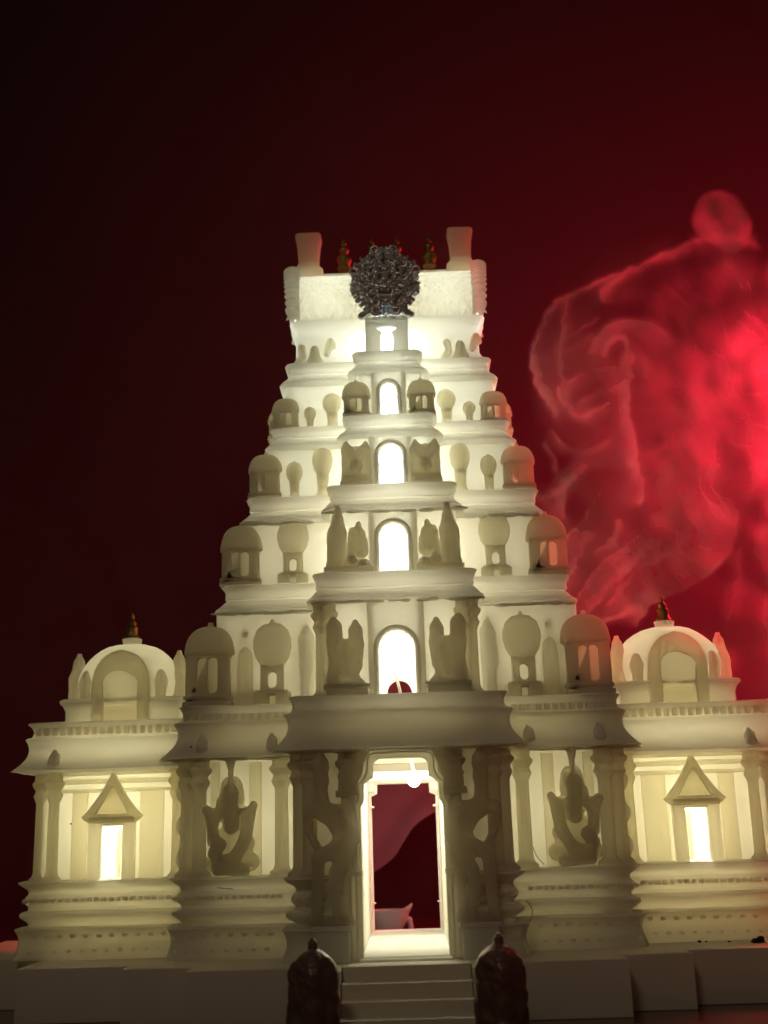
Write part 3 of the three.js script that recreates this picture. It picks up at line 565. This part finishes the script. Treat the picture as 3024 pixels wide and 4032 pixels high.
// ---------------------------------------------------------------- side wings
for (const s of [-1, 1]) {
  const X0 = 6.4, X1 = 12.22, ZF = -1.15, ZB = -4.1;
  const mk = (pts) => (s > 0 ? pts : pts.map(([x, z]) => [-x, z]).reverse());
  const plan = mk([[X0, ZF], [X1, ZF], [X1, ZB], [X0, ZB]]);
  const a = 2.06, b = 3.68;
  const wingCornice = [[-T, a], [0.1, a - 0.05], ...curve([[0.92, a + 0.02], [0.64, a + 0.24], [0.42, a + 0.50], [0.36, a + 0.72], [0.40, a + 0.92], [0.48, a + 1.06]], 3), ...curve([[0.45, a + 1.10], [0.29, a + 1.15], [0.24, a + 1.3], [0.28, a + 1.44], [0.44, b - 0.02]], 3), [0.40, b], [-0.9, b], [-0.9, b - 0.28], [-T - 0.1, b - 0.36]];
  part('wing_cornice', sweep(softPlan(plan, 0.08), wingCornice, true, 0.03), P, temple);
  part('wing_base', sweep(softPlan(plan, 0.07), [...baseProf.map(([o, y]) => [o * 0.95 - 0.02, y]).slice(0, -1), [-0.3, -1.45]], true, 0.03), P, temple);
  part('added_base_shell', sweep(softPlan(plan, 0.07, 2), [[-0.6, FLOOR], [-0.45, FLOOR], [-0.45, -1.55], [-0.6, -1.55]], true, 0), M.veil, temple);  // hidden shell added to dim the wing base a little
  const row = []; for (let x = 7.7; x < 12.4; x += 0.235) row.push(move(bead(0.10, 1, 0.85, 0.7, 1), s * x, -2.06, ZF + 0.29));
  part('bead_row', join(row), M.sheer, temple, [0, 0, 0], null, 'stuff');
  const dent = []; for (let x = 7.6; x < 12.4; x += 0.27) dent.push(box(s * x - 0.085, 3.24, ZF + 0.1, s * x + 0.085, 3.50, ZF + 0.31, 0.03));
  part('dentil_row', join(dent), M.sheer, temple, [0, 0, 0], null, 'stuff');
  const dots = []; for (let x = 7.8; x < 12.4; x += 0.42) for (const y of [-3.15, -3.62]) dots.push(move(bead(0.09, 1.1, 0.8, 0.5, 1), s * (x + (y < -3.4 ? 0.12 : 0)), y, ZF + (y < -3.4 ? 0.45 : 0.43)));
  part('rosette_row', join(dots), M.sheer, temple, [0, 0, 0], null, 'stuff');
  // walls: front with the window cut out, side and back plain
  const WX = 9.63;
  part('wing_wall', move(slab(rect(X0 - WX, -1.5, X1 - WX, 2.1).map(([x, y]) => [x * s, y]), [rect(-0.42, -1.46, 0.42, 0.26)], 0.16, 0, ZF - 0.16), s * WX, 0, 0), P, temple);
  part('wing_wall', box(Math.min(s * (X1 - 0.2), s * X1), -1.5, ZB, Math.max(s * (X1 - 0.2), s * X1), 2.1, ZF - 0.17, 0.02), P, temple);
  part('wing_wall', move(slab(rect(X0 - WX, -1.5, X1 - WX - 0.21, 2.1).map(([x, y]) => [x * s, y]), [rect(-0.3, -1.46, 0.3, 0.26)], 0.2, 0, ZB), s * WX, 0, 0), P, temple);
  // raised frieze lines and strips that leave thin panels between
  for (const [y0, y1, d] of [[1.9, 2.12, 0.16], [1.62, 1.78, 0.10], [1.34, 1.46, 0.08]]) part('frieze', box(Math.min(s * 7.0, s * 11.6), y0, ZF - 0.02, Math.max(s * 7.0, s * 11.6), y1, ZF + d, 0.03), M.veil, temple);
  for (const [x0, x1] of [[10.5, 11.02], [7.95, 8.75], [7.0, 7.4]]) part('wall_strip', box(Math.min(s * x0, s * x1), -1.46, ZF - 0.02, Math.max(s * x0, s * x1), 1.36, ZF + 0.06, 0.02), M.veil, temple);
  // gabled window surround
  const fr = part('window_surround', slab(notched(-0.76, -1.5, 0.76, 0.36, [[-0.36, 0], [0.36, 0], [0.36, 0.24], [-0.36, 0.24]]), [], 0.36, 0.05, 0), M.sheer, temple, [s * WX, 0, ZF - 0.03]);
  const g1 = []; for (let k = 0; k <= 10; k++) { const t = k / 10; g1.push([0.90 - 0.87 * t + 0.10 * (1 - t) ** 3 - 0.05 * Math.sin(t * Math.PI), 0.52 + 1.42 * t]); }
  const gable = [[-0.76, 0.34], [0.76, 0.34], [0.93, 0.46], [1.0, 0.55], ...g1.slice(1), ...[...g1].slice(1).reverse().map(([x, y]) => [-x, y]), [-1.0, 0.55], [-0.93, 0.46]];
  part('window_gable', join([slab(gable, [[[-0.55, 0.62], [0.55, 0.62], [0.05, 1.5], [-0.05, 1.5]]], 0.42, 0.05, 0), slab([[-0.62, 0.56], [0.62, 0.56], [0, 1.62]], [], 0.2, 0.02, 0), box(-0.74, 0.42, 0.3, 0.74, 0.52, 0.48, 0.03)]), M.sheer, fr, [s * WX, 0, ZF - 0.03]);
  for (const [x, z] of [[11.62, ZF + 0.1], [12.12, ZF - 0.15], [12.2, ZF - 1.1], [7.5, ZF + 0.02]]) part('column', wingColumn, M.sheer, temple, [s * x, 0, z]);
  // little window screen bar inside
  part('window_bar', box(s * WX + (s > 0 ? -0.22 : 0.04), -1.40, ZF - 0.42, s * WX + (s > 0 ? -0.06 : 0.2), 0.12, ZF - 0.30, 0.02), M.print, temple);
  // domed shrine on the roof
  const DX = 9.52, DZ = ZC;
  const boxPlan = [[s * DX - 1.98, DZ + 1.2], [s * DX + 1.98, DZ + 1.2], [s * DX + 1.98, DZ - 1.35], [s * DX - 1.98, DZ - 1.35]];
  part('shrine_box', sweep(softPlan(boxPlan, 0.1), [[-0.2, b - 0.02], [0, b - 0.02], [0, b + 0.4], [0.08, b + 0.58], [0.2, b + 0.68], [0.2, b + 0.78], [0.1, b + 0.82], [-0.7, b + 0.82], [-0.7, b + 0.68], [-0.2, b + 0.6]], true, 0.02), P, temple);
  const prof = [[1.4, 4.4], [1.52, 4.4], [1.66, 4.7], [1.72, 5.0]]; for (let k = 1; k <= 9; k++) { const t = k / 9; prof.push([0.16 + 1.56 * Math.cos(t * Math.PI / 2) ** 0.72, 5.0 + 1.48 * Math.sin(t * Math.PI / 2)]); } prof.push([0.34, 6.52], [0.33, 6.58], [0.36, 6.72], [0, 6.74]); for (let k = 9; k >= 0; k--) { const t = k / 9; prof.push([1.44 * Math.cos(t * Math.PI / 2) ** 0.72, 4.9 + 1.42 * Math.sin(t * Math.PI / 2)]); } prof.push([1.4, 4.4]);
  const dg = turned(prof, 48, 1, 0.9, 55), p = dg.attributes.position;
  for (let i = 0; i < p.count; i++) { const ang = Math.atan2(p.getZ(i), p.getX(i)), y = p.getY(i), k = y < 6.5 ? 1 + 0.085 * Math.abs(Math.sin(ang * 4 + 0.4)) ** 0.8 * smooth(6.5, 5.4, y) : 1; p.setXYZ(i, p.getX(i) * k, y, p.getZ(i) * k); }
  const dome = part('shrine_dome', wobble(crease(mergeVertices((dg.deleteAttribute('normal'), dg), 1e-3), 50), 0.05, 1.2), P, temple, [s * DX, -0.02, DZ]);
  dome.userData.origin = [s * DX, -0.02, DZ];
  part('finial', sidePot, M.brass, dome, [s * DX, 6.68, DZ], 'brass pot finial on the side dome');
  const ar = []; for (let k = 0; k <= 14; k++) { const t = k / 14; ar.push([0.98 * Math.cos(t * Math.PI / 2) ** 0.9, 5.02 + 1.06 * Math.sin(t * Math.PI / 2) ** 1.15 + 0.05 * t ** 8]); }
  const nicheShape = [[-0.98, b - 0.01], [0.98, b - 0.01], [1.0, 4.6], ...ar, ...[...ar].reverse().map(([x, y]) => [-x, y]), [-1.0, 4.6]];
  const notchShape = [nicheShape[0], ...(() => { const h = arch(-0.58, b - 0.01, 0.58, 5.4, 14); return [h[0], ...h.slice(2).reverse(), h[1]]; })(), ...nicheShape.slice(1)];
  const sa = part('shrine_arch', slab(notchShape, [], 0.3, 0.06, 0), M.veil, temple, [s * DX, 0, DZ + 1.3]);
  part('niche_back', slab(nicheShape, [], 0.14, 0.03, -0.16), M.veil, sa, [s * DX, 0, DZ + 1.3]);
  for (const t of [-1, 1]) {
    part('corner_spire', figure([[0, 1.68, 0, 0.09, 0, 1.45, 0, 0.13], [0, 1.4, 0, 0.2, 0, 0.8, 0, 0.32], [0, 0.8, 0, 0.34, 0, 0.1, 0, 0.34]], 30, 0.1), M.sheer, temple, [s * DX + t * 1.78, 4.46, DZ + 0.3]);
    part('small_spire', turned([[0, 0], [0.2, 0], [0.18, 0.1], [0.2, 0.3], [0.26, 0.58], [0.2, 0.75], [0.12, 0.93], [0.08, 0.98], [0, 1.0]], 14, 1, 1, 40), M.sheer, temple, [s * DX + t * 1.3, 4.46, DZ + 1.1]);
  }
}

// ---------------------------------------------------------------- the light string inside
{
  const t = thing('light_string', 'white bulbs on a pale wire inside, most unseen, one showing at the door top', 'light string', [0, FLOOR, -2.4]);
  const spots = [[0.42, 1.5, -2.6, 0.52], [-4.6, 0.3, -2.4, 0.24], [4.6, 0.3, -2.4, 0.26], [-9.4, 0.6, -2.7, 0.62], [9.4, 0.6, -2.7, 0.85], [-9.5, 5.0, -2.6, 0.09], [9.5, 5.0, -2.6, 0.10], [0, 6.75, -2.6, 0.68], [0, 10.15, -2.6, 0.62], [0, 12.9, -2.6, 0.72], [0, 15.5, -2.6, 0.82], [0, 17.3, -1.9, 1.6], [-2.3, 19.3, -2.6, 0.06], [2.3, 19.3, -2.6, 0.06]];  // most are unseen; those in side domes and roof placed to brighten them
  const g = bead(0.24, 1, 1.15, 1, 2);
  for (const [x, y, z, k] of spots) {
    part('light_bulb', g, M.bulb, t, [x, y, z]);
    lamp(x, y, z, 0.0068 * k, y > 11 ? lin(0.86, 1, 1.16) : y > 6 ? lin(0.98, 1, 0.95) : lin(1, 0.985, 0.76), 0.2).name = 'bulb_light';
  }
  const w = [[0.42, 1.8, -2.6], [0.1, 3.4, -2.2], [0.05, 4.3, -0.4], [-0.06, 4.8, -0.6], [-0.16, 5.35, -1.2], [0, 7, -2.3], [0.1, 9, -2.5], [-0.05, 12, -2.5], [0, 15, -2.5], [0, 17, -2.0]].map((p) => new THREE.Vector3(...p));
  part('wire', bare(new THREE.TubeGeometry(new THREE.CatmullRomCurve3(w), 90, 0.05, 6)), M.wire, t);
}

// ---------------------------------------------------------------- the plinth under the temple
{
  const t = thing('plinth', 'thick cream stepped base slab with a short stair in front', 'plinth', [0, TABLE, 0]);
  const front = [[-15.5, -1.6], [-11.8, -1.6], [-11.8, 1.5], [-8.42, 1.5], [-8.42, 2.3], [-6.33, 2.3], [-6.33, 3.35], [6.33, 3.35], [6.33, 2.3], [8.38, 2.3], [8.38, 1.5], [15.5, 1.5], [15.5, -8.5], [-15.5, -8.5]];
  const s = new THREE.Shape(V2(front.map(([x, z]) => [x, -z])));
  const g = new THREE.ExtrudeGeometry(s, { depth: FLOOR - TABLE - 0.1, bevelEnabled: true, bevelThickness: 0.05, bevelSize: 0.05, bevelOffset: -0.05, bevelSegments: 3 });
  g.rotateX(-Math.PI / 2); g.translate(0, TABLE + 0.05, 0);
  part('slab', crease(g, 35), M.thick, t, [0, -0.005, 0]);
  for (let i = 0; i < 4; i++) part('step', box(-1.82, TABLE, 3.30 + i * 0.001, 1.82, FLOOR + 0.03 - i * 0.40, 3.7 + 0.5 * i, 0.05), M.thick, t);
  for (const k of [-1, 1]) part('stair_side', box(k * 1.98 - 0.14, TABLE, 3.3, k * 1.98 + 0.14, FLOOR - 0.02, 4.3, 0.05), M.thick, t);
}

// ---------------------------------------------------------------- small things round the temple
{
  const prof = [[0, 0.3], [0.58, 0.3], [0.6, 0.5], [0.58, 1.2], [0.585, 1.6], [0.55, 1.9], [0.46, 2.1], [0.3, 2.24], [0.18, 2.3], [0.1, 2.36], [0, 2.38]];
  const g = turned(curve(prof, 6), 72, 1, 0.9, 60), p = g.attributes.position;
  for (let i = 0; i < p.count; i++) { const a = Math.atan2(p.getZ(i), p.getX(i)), y = p.getY(i), k = 1 + (y > 0.3 && y < 2.28 ? 0.17 * Math.abs(Math.sin(a * 2.5 + 0.8)) * smooth(2.3, 1.6, y) : 0) + 0.10 * nz(p.getX(i) * 2.6, y * 3.1, p.getZ(i) * 2.6) + 0.07 * nz(p.getX(i) * 6, y * 6.5, p.getZ(i) * 6) + 0.03 * nz(p.getX(i) * 13, y * 13, p.getZ(i) * 13); p.setX(i, p.getX(i) * k); p.setZ(i, p.getZ(i) * k); }
  const shape = crease(mergeVertices((g.deleteAttribute('normal'), g), 1e-3), 60);
  const foot = turned([[0, 0], [0.66, 0], [0.68, 0.08], [0.66, 0.2], [0.56, 0.34], [0, 0.34]], 32, 1, 0.9), knob = wobble(turned([[0, 2.26], [0.15, 2.3], [0.12, 2.38], [0.135, 2.46], [0.1, 2.53], [0.05, 2.57], [0, 2.58]], 18, 1, 1, 60), 0.03, 6);
  for (const [x, label] of [[-2.46, 'dark glossy guardian post with a knob, left of the stair'], [2.47, 'dark glossy guardian post with a knob, right of the stair']]) {
    const t = thing('guardian_post', label, 'guardian post', [x, TABLE, 6], 'dark posts flanking the stair');
    part('body', shape, M.bronze, t, [x, TABLE, 6]); part('foot', foot, M.bronze, t, [x, TABLE, 6]); part('knob', knob, M.bronze, t, [x, TABLE, 6]);
  }
  // a small dish behind the rear door
  const d = thing('dish', 'small pale grey dish with a pointed spout, seen through the doorway', 'dish', [-0.85, TABLE, -14]);
  part('bowl', turned([[0, 1.05], [0.5, 1.05], [0.72, 1.3], [0.86, 1.62], [0.92, 1.92], [0.84, 1.92], [0.7, 1.6], [0.3, 1.32], [0, 1.3]], 26, 1, 0.8, 45), M.ceramic, d, [-0.85, TABLE, -14]);
  part('spout', figure([[0.5, 1.75, 0, 0.14, 0.82, 1.9, 0, 0.12], [0.82, 1.9, 0, 0.12, 1.02, 2.12, 0, 0.05]], 24, 0.05, 0), M.ceramic, d, [-0.85, TABLE, -14]);
  part('foot', turned([[0, 0], [0.6, 0], [0.6, 0.3], [0.36, 0.55], [0.4, 1.06], [0, 1.06]], 22, 1, 0.9, 40), M.ceramic, d, [-0.85, TABLE, -14]);
  part('handle', figure([[0.55, 1.6, 0, 0.1, 0.9, 1.5, 0, 0.11], [0.9, 1.5, 0, 0.11, 1.0, 1.0, 0, 0.1], [1.0, 1.0, 0, 0.1, 0.95, 0.5, 0, 0.1]], 24, 0.05, 0), M.ceramic, d, [-0.85, TABLE, -14]);
  // crumb of debris on the plinth
  const c = wobble(bead(0.2, 1, 0.42, 0.8, 2), 0.16, 6); c.computeVertexNormals();
  tag(part('crumb', c, M.crumb, scene, [10.9, FLOOR + 0.05, 0.15]), 'dark crumb of burnt incense lying on the plinth by the right wing', 'crumb');
}

// ---------------------------------------------------------------- cloth behind the rear door
{
  const n = 60, m = 50, v = [], idx = [], lowerEdge = new THREE.CatmullRomCurve3([[-5, -4.2], [-2.6, -2.6], [-1.5, -2.05], [-0.55, -1.4], [-0.1, -0.75], [0.4, -0.1], [1.45, 0.55], [3.5, 1.5], [5.5, 2.0]].map(([x, y]) => new THREE.Vector3(x, y, 0)));  // curved edge where the maroon gives way to the dark
  for (let i = 0; i <= n; i++) for (let j = 0; j <= m; j++) {
    const t = i / n, u = j / m;                                            // t runs along the lower edge, u up from it
    const q = lowerEdge.getPoint(t), ex = q.x, ey = q.y;
    const x = ex - 4.5 * u * (0.5 + 0.4 * t), y = ey + 9 * u, z = -17 - 2.2 * u + 0.5 * Math.sin(u * 7 + t * 3) * u + 0.9 * Math.exp(-((u * 14) ** 2));
    v.push(x, y, z);
  }
  for (let i = 0; i < n; i++) for (let j = 0; j < m; j++) { const a = i * (m + 1) + j, b = a + m + 1; idx.push(a, b, a + 1, b, b + 1, a + 1); }
  const g = new THREE.BufferGeometry(); g.setAttribute('position', new THREE.Float32BufferAttribute(v, 3)); g.setIndex(idx); g.computeVertexNormals();
  tag(part('cloth', bare(g), M.cloth, scene, [0, 0, 0]), 'maroon cloth with a curved lower edge behind the doorway', 'cloth');
}

// ---------------------------------------------------------------- smoke: thin drifting veils behind the right side of the tower
{
  const fbm = (x, y, z) => nz(x, y, z) * 0.55 + nz(x * 2.1, y * 2.1, z + 3) * 0.28 + nz(x * 4.3, y * 4.3, z + 7) * 0.14;
  const X0 = 4, X1 = 21, Y0 = 1, Y1 = 30, W = 640, H = 1092;
  const soft = (pts) => new THREE.CatmullRomCurve3(pts.map(([x, y]) => new THREE.Vector3(x, y, 0))).getPoints(pts.length * 5).map((p) => [p.x, p.y]);
  // filaments: points, strength, width on the left of the run, width on its right
  const strand = (pts, a, wl, wr) => { const c = soft(pts); let lo = [99, 99], hi = [-99, -99]; for (const p of c) for (const k of [0, 1]) { lo[k] = Math.min(lo[k], p[k]); hi[k] = Math.max(hi[k], p[k]); } return { c, a, wl, wr, lo, hi, far: 3.2 * Math.max(wl, wr) }; };
  function glow(f, x, y) {
    if (x < f.lo[0] - f.far || x > f.hi[0] + f.far || y < f.lo[1] - f.far || y > f.hi[1] + f.far) return 0;
    let best = 1e9, side = 1, along = 0;
    for (let i = 0; i < f.c.length - 1; i++) {
      const a = f.c[i], b = f.c[i + 1], dx = b[0] - a[0], dy = b[1] - a[1], t = clamp(((x - a[0]) * dx + (y - a[1]) * dy) / (dx * dx + dy * dy), 0, 1), qx = x - a[0] - dx * t, qy = y - a[1] - dy * t, d = qx * qx + qy * qy;
      if (d < best) { best = d; side = dx * qy - dy * qx; along = (i + t) / (f.c.length - 1); }
    }
    const d = Math.sqrt(best) / (side > 0 ? f.wl : f.wr);
    return f.a * Math.exp(-d * d * 0.9 - d * 0.3) * smooth(0, 0.12, along) * smooth(1, 0.88, along);
  }
  const inside = (poly, x, y) => { let c = false; for (let i = 0, j = poly.length - 1; i < poly.length; j = i++) if ((poly[i][1] > y) !== (poly[j][1] > y) && x < (poly[j][0] - poly[i][0]) * (y - poly[i][1]) / (poly[j][1] - poly[i][1]) + poly[i][0]) c = !c; return c; };
  function edgeDistance(poly, x, y) { let best = 1e9; for (let i = 0; i < poly.length; i++) { const a = poly[i], b = poly[(i + 1) % poly.length], dx = b[0] - a[0], dy = b[1] - a[1], t = clamp(((x - a[0]) * dx + (y - a[1]) * dy) / (dx * dx + dy * dy), 0, 1); best = Math.min(best, Math.hypot(x - a[0] - dx * t, y - a[1] - dy * t)); } return inside(poly, x, y) ? best : -best; }
  const cloud = [[6.1, 19], [6.4, 21], [7.6, 22.4], [9.4, 23.1], [12, 23.6], [14, 24.4], [16, 24.5], [21, 26], [21, 9], [17.5, 12.4], [16.2, 13.5], [14.7, 11.4], [13.4, 10], [12, 9.2], [10.4, 8.1], [8.2, 7.6], [6.5, 8], [5.2, 10], [5.5, 13], [6.6, 14.4], [7.6, 15.5], [6.6, 16.6]];
  const veils = [
    { z: -7.5, warp: 0.34, base: 0.0, f: [
      strand([[13.5, 23.2], [11, 22.6], [9, 21.6], [7.9, 20], [7.6, 18], [8.2, 16.4]], 0.10, 1.3, 1.1),
      strand([[14.2, 24.3], [12.45, 23.6], [10.3, 23.0], [8.6, 22.5], [7.3, 21.6], [6.4, 20.2], [6.08, 19.0], [6.2, 17.8], [6.6, 16.5], [7.2, 15.6]], 0.30, 0.30, 0.12), strand([[6.08, 19.4], [6.1, 18.4], [6.4, 17.2], [6.9, 16.1]], 0.20, 0.7, 0.1),
      strand([[8.3, 22.4], [7.75, 21.4], [7.44, 19.9], [7.27, 18.4], [7.35, 17.0], [7.7, 16]], 0.20, 0.25, 0.2),
      strand([[13.9, 24.2], [12.6, 23.5], [11.4, 23.3], [10.2, 22.8], [9.5, 22.2], [9.3, 21.4]], 0.30, 0.35, 0.16), strand([[16.5, 24.0], [14.6, 24.2], [13.2, 23.8]], 0.35, 0.4, 0.3) ] },
    { z: -9, warp: 0.30, base: 0.0, f: [
      strand([[8.7, 19.3], [9.0, 20.2], [9.7, 20.9], [10.6, 21.1], [11.9, 20.8], [13.0, 20.0]], 0.38, 0.18, 0.7), strand([[9.4, 19.2], [9.6, 20.0], [10.1, 20.4], [10.5, 20.0], [10.3, 19.2], [9.9, 18.7]], 0.28, 0.2, 0.2),
      strand([[10.7, 20.1], [10.6, 19.0], [10.2, 17.6], [10.15, 16.2], [10.3, 14.6], [10.4, 13.0], [10.2, 12.3]], 0.42, 0.16, 0.5), strand([[10.9, 19.6], [11.2, 18.9], [11.0, 18.2]], 0.2, 0.3, 0.3),
      strand([[7.2, 19.4], [8.3, 20.1], [9.2, 20.8]], 0.22, 0.12, 0.35), strand([[7.1, 19.6], [7.6, 20.3], [8.6, 21.0], [9.6, 21.5]], 0.18, 0.06, 0.1), strand([[6.8, 16.4], [7.4, 15.7], [8.4, 15.4], [9.6, 15.6]], 0.2, 0.08, 0.3), strand([[6.6, 15.9], [7.0, 15.0], [6.9, 14.3]], 0.2, 0.07, 0.2), strand([[7.35, 18.15], [8.3, 18.5], [9.2, 18.9], [10.1, 19.0]], 0.30, 0.10, 0.45), strand([[7.9, 17.1], [8.7, 17.6], [9.6, 17.9], [10.4, 18.4]], 0.28, 0.10, 0.5), strand([[7.3, 18.5], [7.5, 17.3], [8.2, 16.7], [9.0, 16.8], [9.6, 17.3]], 0.32, 0.2, 0.3),
      strand([[12.8, 14.9], [12.0, 15.0], [11.2, 14.9], [10.4, 14.5]], 0.22, 0.15, 0.15), strand([[12.2, 15.6], [12.1, 13.8], [12.2, 12.2], [12.0, 11]], 0.2, 0.3, 0.15) ] },
    { z: -10.5, warp: 0.45, base: 0.34, f: [
      strand([[7.3, 12.2], [7.25, 13.3], [7.8, 14.4], [9.0, 15.3]], 0.28, 0.5, 0.14), strand([[6.2, 13.3], [7.2, 13.9], [8.2, 14.6]], 0.22, 0.3, 0.2), strand([[7.9, 8.3], [9.2, 9.7], [10.4, 10.9], [11.6, 11.5]], 0.22, 0.3, 0.15), strand([[8.2, 10.6], [9.2, 11.6], [9.9, 12.7]], 0.22, 0.15, 0.3), strand([[6.6, 9.4], [7.8, 10.7], [8.5, 12.2]], 0.2, 0.4, 0.3), strand([[7.2, 8.6], [8.6, 10.3], [10.2, 11.6], [11.6, 12.3]], 0.2, 0.08, 0.3), strand([[7.0, 11.4], [8.2, 12.6], [9.2, 14.0]], 0.16, 0.07, 0.25), strand([[8.6, 8.4], [9.8, 9.9], [11.2, 10.7], [12.6, 10.9]], 0.18, 0.08, 0.3),
      strand([[15.6, 14.0], [14.7, 11.6], [14.1, 10.6], [13.3, 10.0], [12.1, 9.3], [11.0, 8.6], [10.3, 8.1], [9.3, 7.7]], 0.40, 0.10, 1.1), strand([[8.0, 8.0], [9.4, 8.3], [10.5, 8.3]], 0.3, 0.2, 0.2), strand([[9.0, 10.0], [10.4, 10.4], [11.8, 10.9], [13, 12]], 0.2, 0.5, 0.2) ] },
    { z: -13, warp: 0.6, base: 0.5, f: [
      strand([[15.6, 12.0], [15.2, 10.4], [14.7, 9.0], [14.6, 7.4], [14.3, 5.6], [14.3, 3]], 0.30, 0.35, 0.3), strand([[17.5, 14], [16.8, 12], [16.4, 9], [16.8, 5]], 0.25, 0.8, 0.5), strand([[11.5, 12], [13, 14], [14, 17], [16, 20], [18, 22]], 0.35, 1.5, 1.2) ] },
  ];
  const knob = { x: 15.35, y: 25.9, r: 1.5 };
  const smoke = thing('smoke', 'drifting wisps and curls of smoke glowing red behind the right side of the tower', 'smoke', [12, TABLE, -9], null, 'stuff');
  veils.forEach((v, n) => {
    const d = new Uint8Array(W * H * 4);
    for (let j = 0; j < H; j++) for (let i = 0; i < W; i++) {
      const x0 = X0 + (X1 - X0) * i / W, y0 = Y0 + (Y1 - Y0) * j / H;
      const wx = fbm(x0 * 0.5, y0 * 0.5, n * 5), wy = fbm(x0 * 0.5 + 20, y0 * 0.5, n * 5 + 2);
      const x = x0 + wx * v.warp + 0.10 * nz(x0 * 1.9, y0 * 1.9, n), y = y0 + wy * v.warp + 0.10 * nz(x0 * 1.9, y0 * 1.9, n + 9);
      let a = 0;
      for (const f of v.f) a += glow(f, x, y) * (0.85 + 0.5 * nz(x0 * 0.7, y0 * 0.7, n + 4)) * (0.80 + 0.55 * smooth(13, 8, x0));
      if (v.base) {
        const e = edgeDistance(cloud, x, y), m = n === 3 ? smooth(9, 20, x0 - 0.25 * Math.abs(y0 - 15)) * 0.9 * smooth(26, 19, y0) + 0.25 * smooth(-0.5, 3, e) : smooth(-0.15, 1.2, e);
        const ax = x0 + 2.6 * fbm(x0 * 0.16, y0 * 0.13, n + 11), ay = y0 + 2.6 * fbm(x0 * 0.16 + 9, y0 * 0.13, n + 13);
        const bx = ax + 1.1 * fbm(ax * 0.4, ay * 0.4, n + 17), by = ay + 1.1 * fbm(ax * 0.4 + 7, ay * 0.4, n + 19);
        const thread = (k, p) => Math.max(0, 1 - Math.abs(nz(bx * 0.75 * k + by * 0.42 * k, by * 0.20 * k - bx * 0.12 * k, n + k * 31)) * 2.4) ** p;
        const broad = 0.5 + 0.9 * fbm(bx * 0.22, by * 0.22, n + 30);
        a += v.base * m * (n === 3 ? 0.36 + 0.35 * broad + 0.10 * thread(0.6, 2) : (0.22 + 0.5 * clamp(broad, 0, 1) + 0.34 * thread(0.8, 3) + 0.26 * thread(1.7, 5)) * (0.4 + 0.6 * smooth(6, 14, x0 + 0.35 * (14 - y0))));
        if (n === 2) for (const [hx, hy, rx, ry] of [[11.3, 13.4, 0.75, 1.3], [11.3, 15.8, 0.5, 0.5], [9.6, 21.9, 2.6, 0.9], [7.8, 12.9, 0.5, 0.7]]) a *= 1 - 0.75 * Math.exp(-(((x - hx) / rx) ** 4 + ((y - hy) / ry) ** 4));
      }
      if (n === 1) {                                              // the round head of the plume
        const q = Math.hypot(x0 - knob.x + 0.18 * nz(x0 * 0.8, y0 * 0.8, 90), y0 - knob.y + 0.18 * nz(x0 * 0.8, y0 * 0.8, 95)) / knob.r;
        if (q < 1.4) a += 0.50 * smooth(1.08, 0.5, q) * (0.9 + 0.6 * fbm(x * 0.8, y * 0.8, 60)) + 0.16 * Math.exp(-(((q - 0.9) / (q > 0.9 ? 0.09 : 0.3)) ** 2));
        a += 0.3 * Math.exp(-(((x - 15.4 - 0.1 * nz(y, 1, 1)) / 1.0) ** 2)) * smooth(22.5, 23.8, y) * smooth(26, 24.6, y);
      }
      a *= smooth(0, 1.2, y0 - Y0) * smooth(0, 0.8, X1 - x0) * smooth(0, 0.5, x0 - X0);
      const b = clamp(a, 0, 0.85) * 255, o = (j * W + i) * 4; d[o] = d[o + 1] = d[o + 2] = b; d[o + 3] = 255;
    }
    const t = new THREE.DataTexture(d, W, H); t.magFilter = THREE.LinearFilter; t.needsUpdate = true;
    const m = new THREE.MeshPhysicalMaterial({ color: lin(0.9, 0.86, 0.86), roughness: 1, transmission: 0.5, thickness: 0, ior: 1.02, specularIntensity: 0, transparent: true, alphaMap: t, side: THREE.DoubleSide, depthWrite: false });
    const g = new THREE.PlaneGeometry(X1 - X0, Y1 - Y0, 90, 140), p = g.attributes.position;
    for (let i = 0; i < p.count; i++) { const x = p.getX(i), y = p.getY(i); p.setZ(i, fbm(x * 0.16, y * 0.16, n + 70) * 2.4); }
    g.computeVertexNormals();
    const mesh = part('smoke_veil', g, m, smoke, [(X0 + X1) / 2, (Y0 + Y1) / 2, v.z]);
    mesh.castShadow = false;
  });
}

renderer.render(scene, camera);
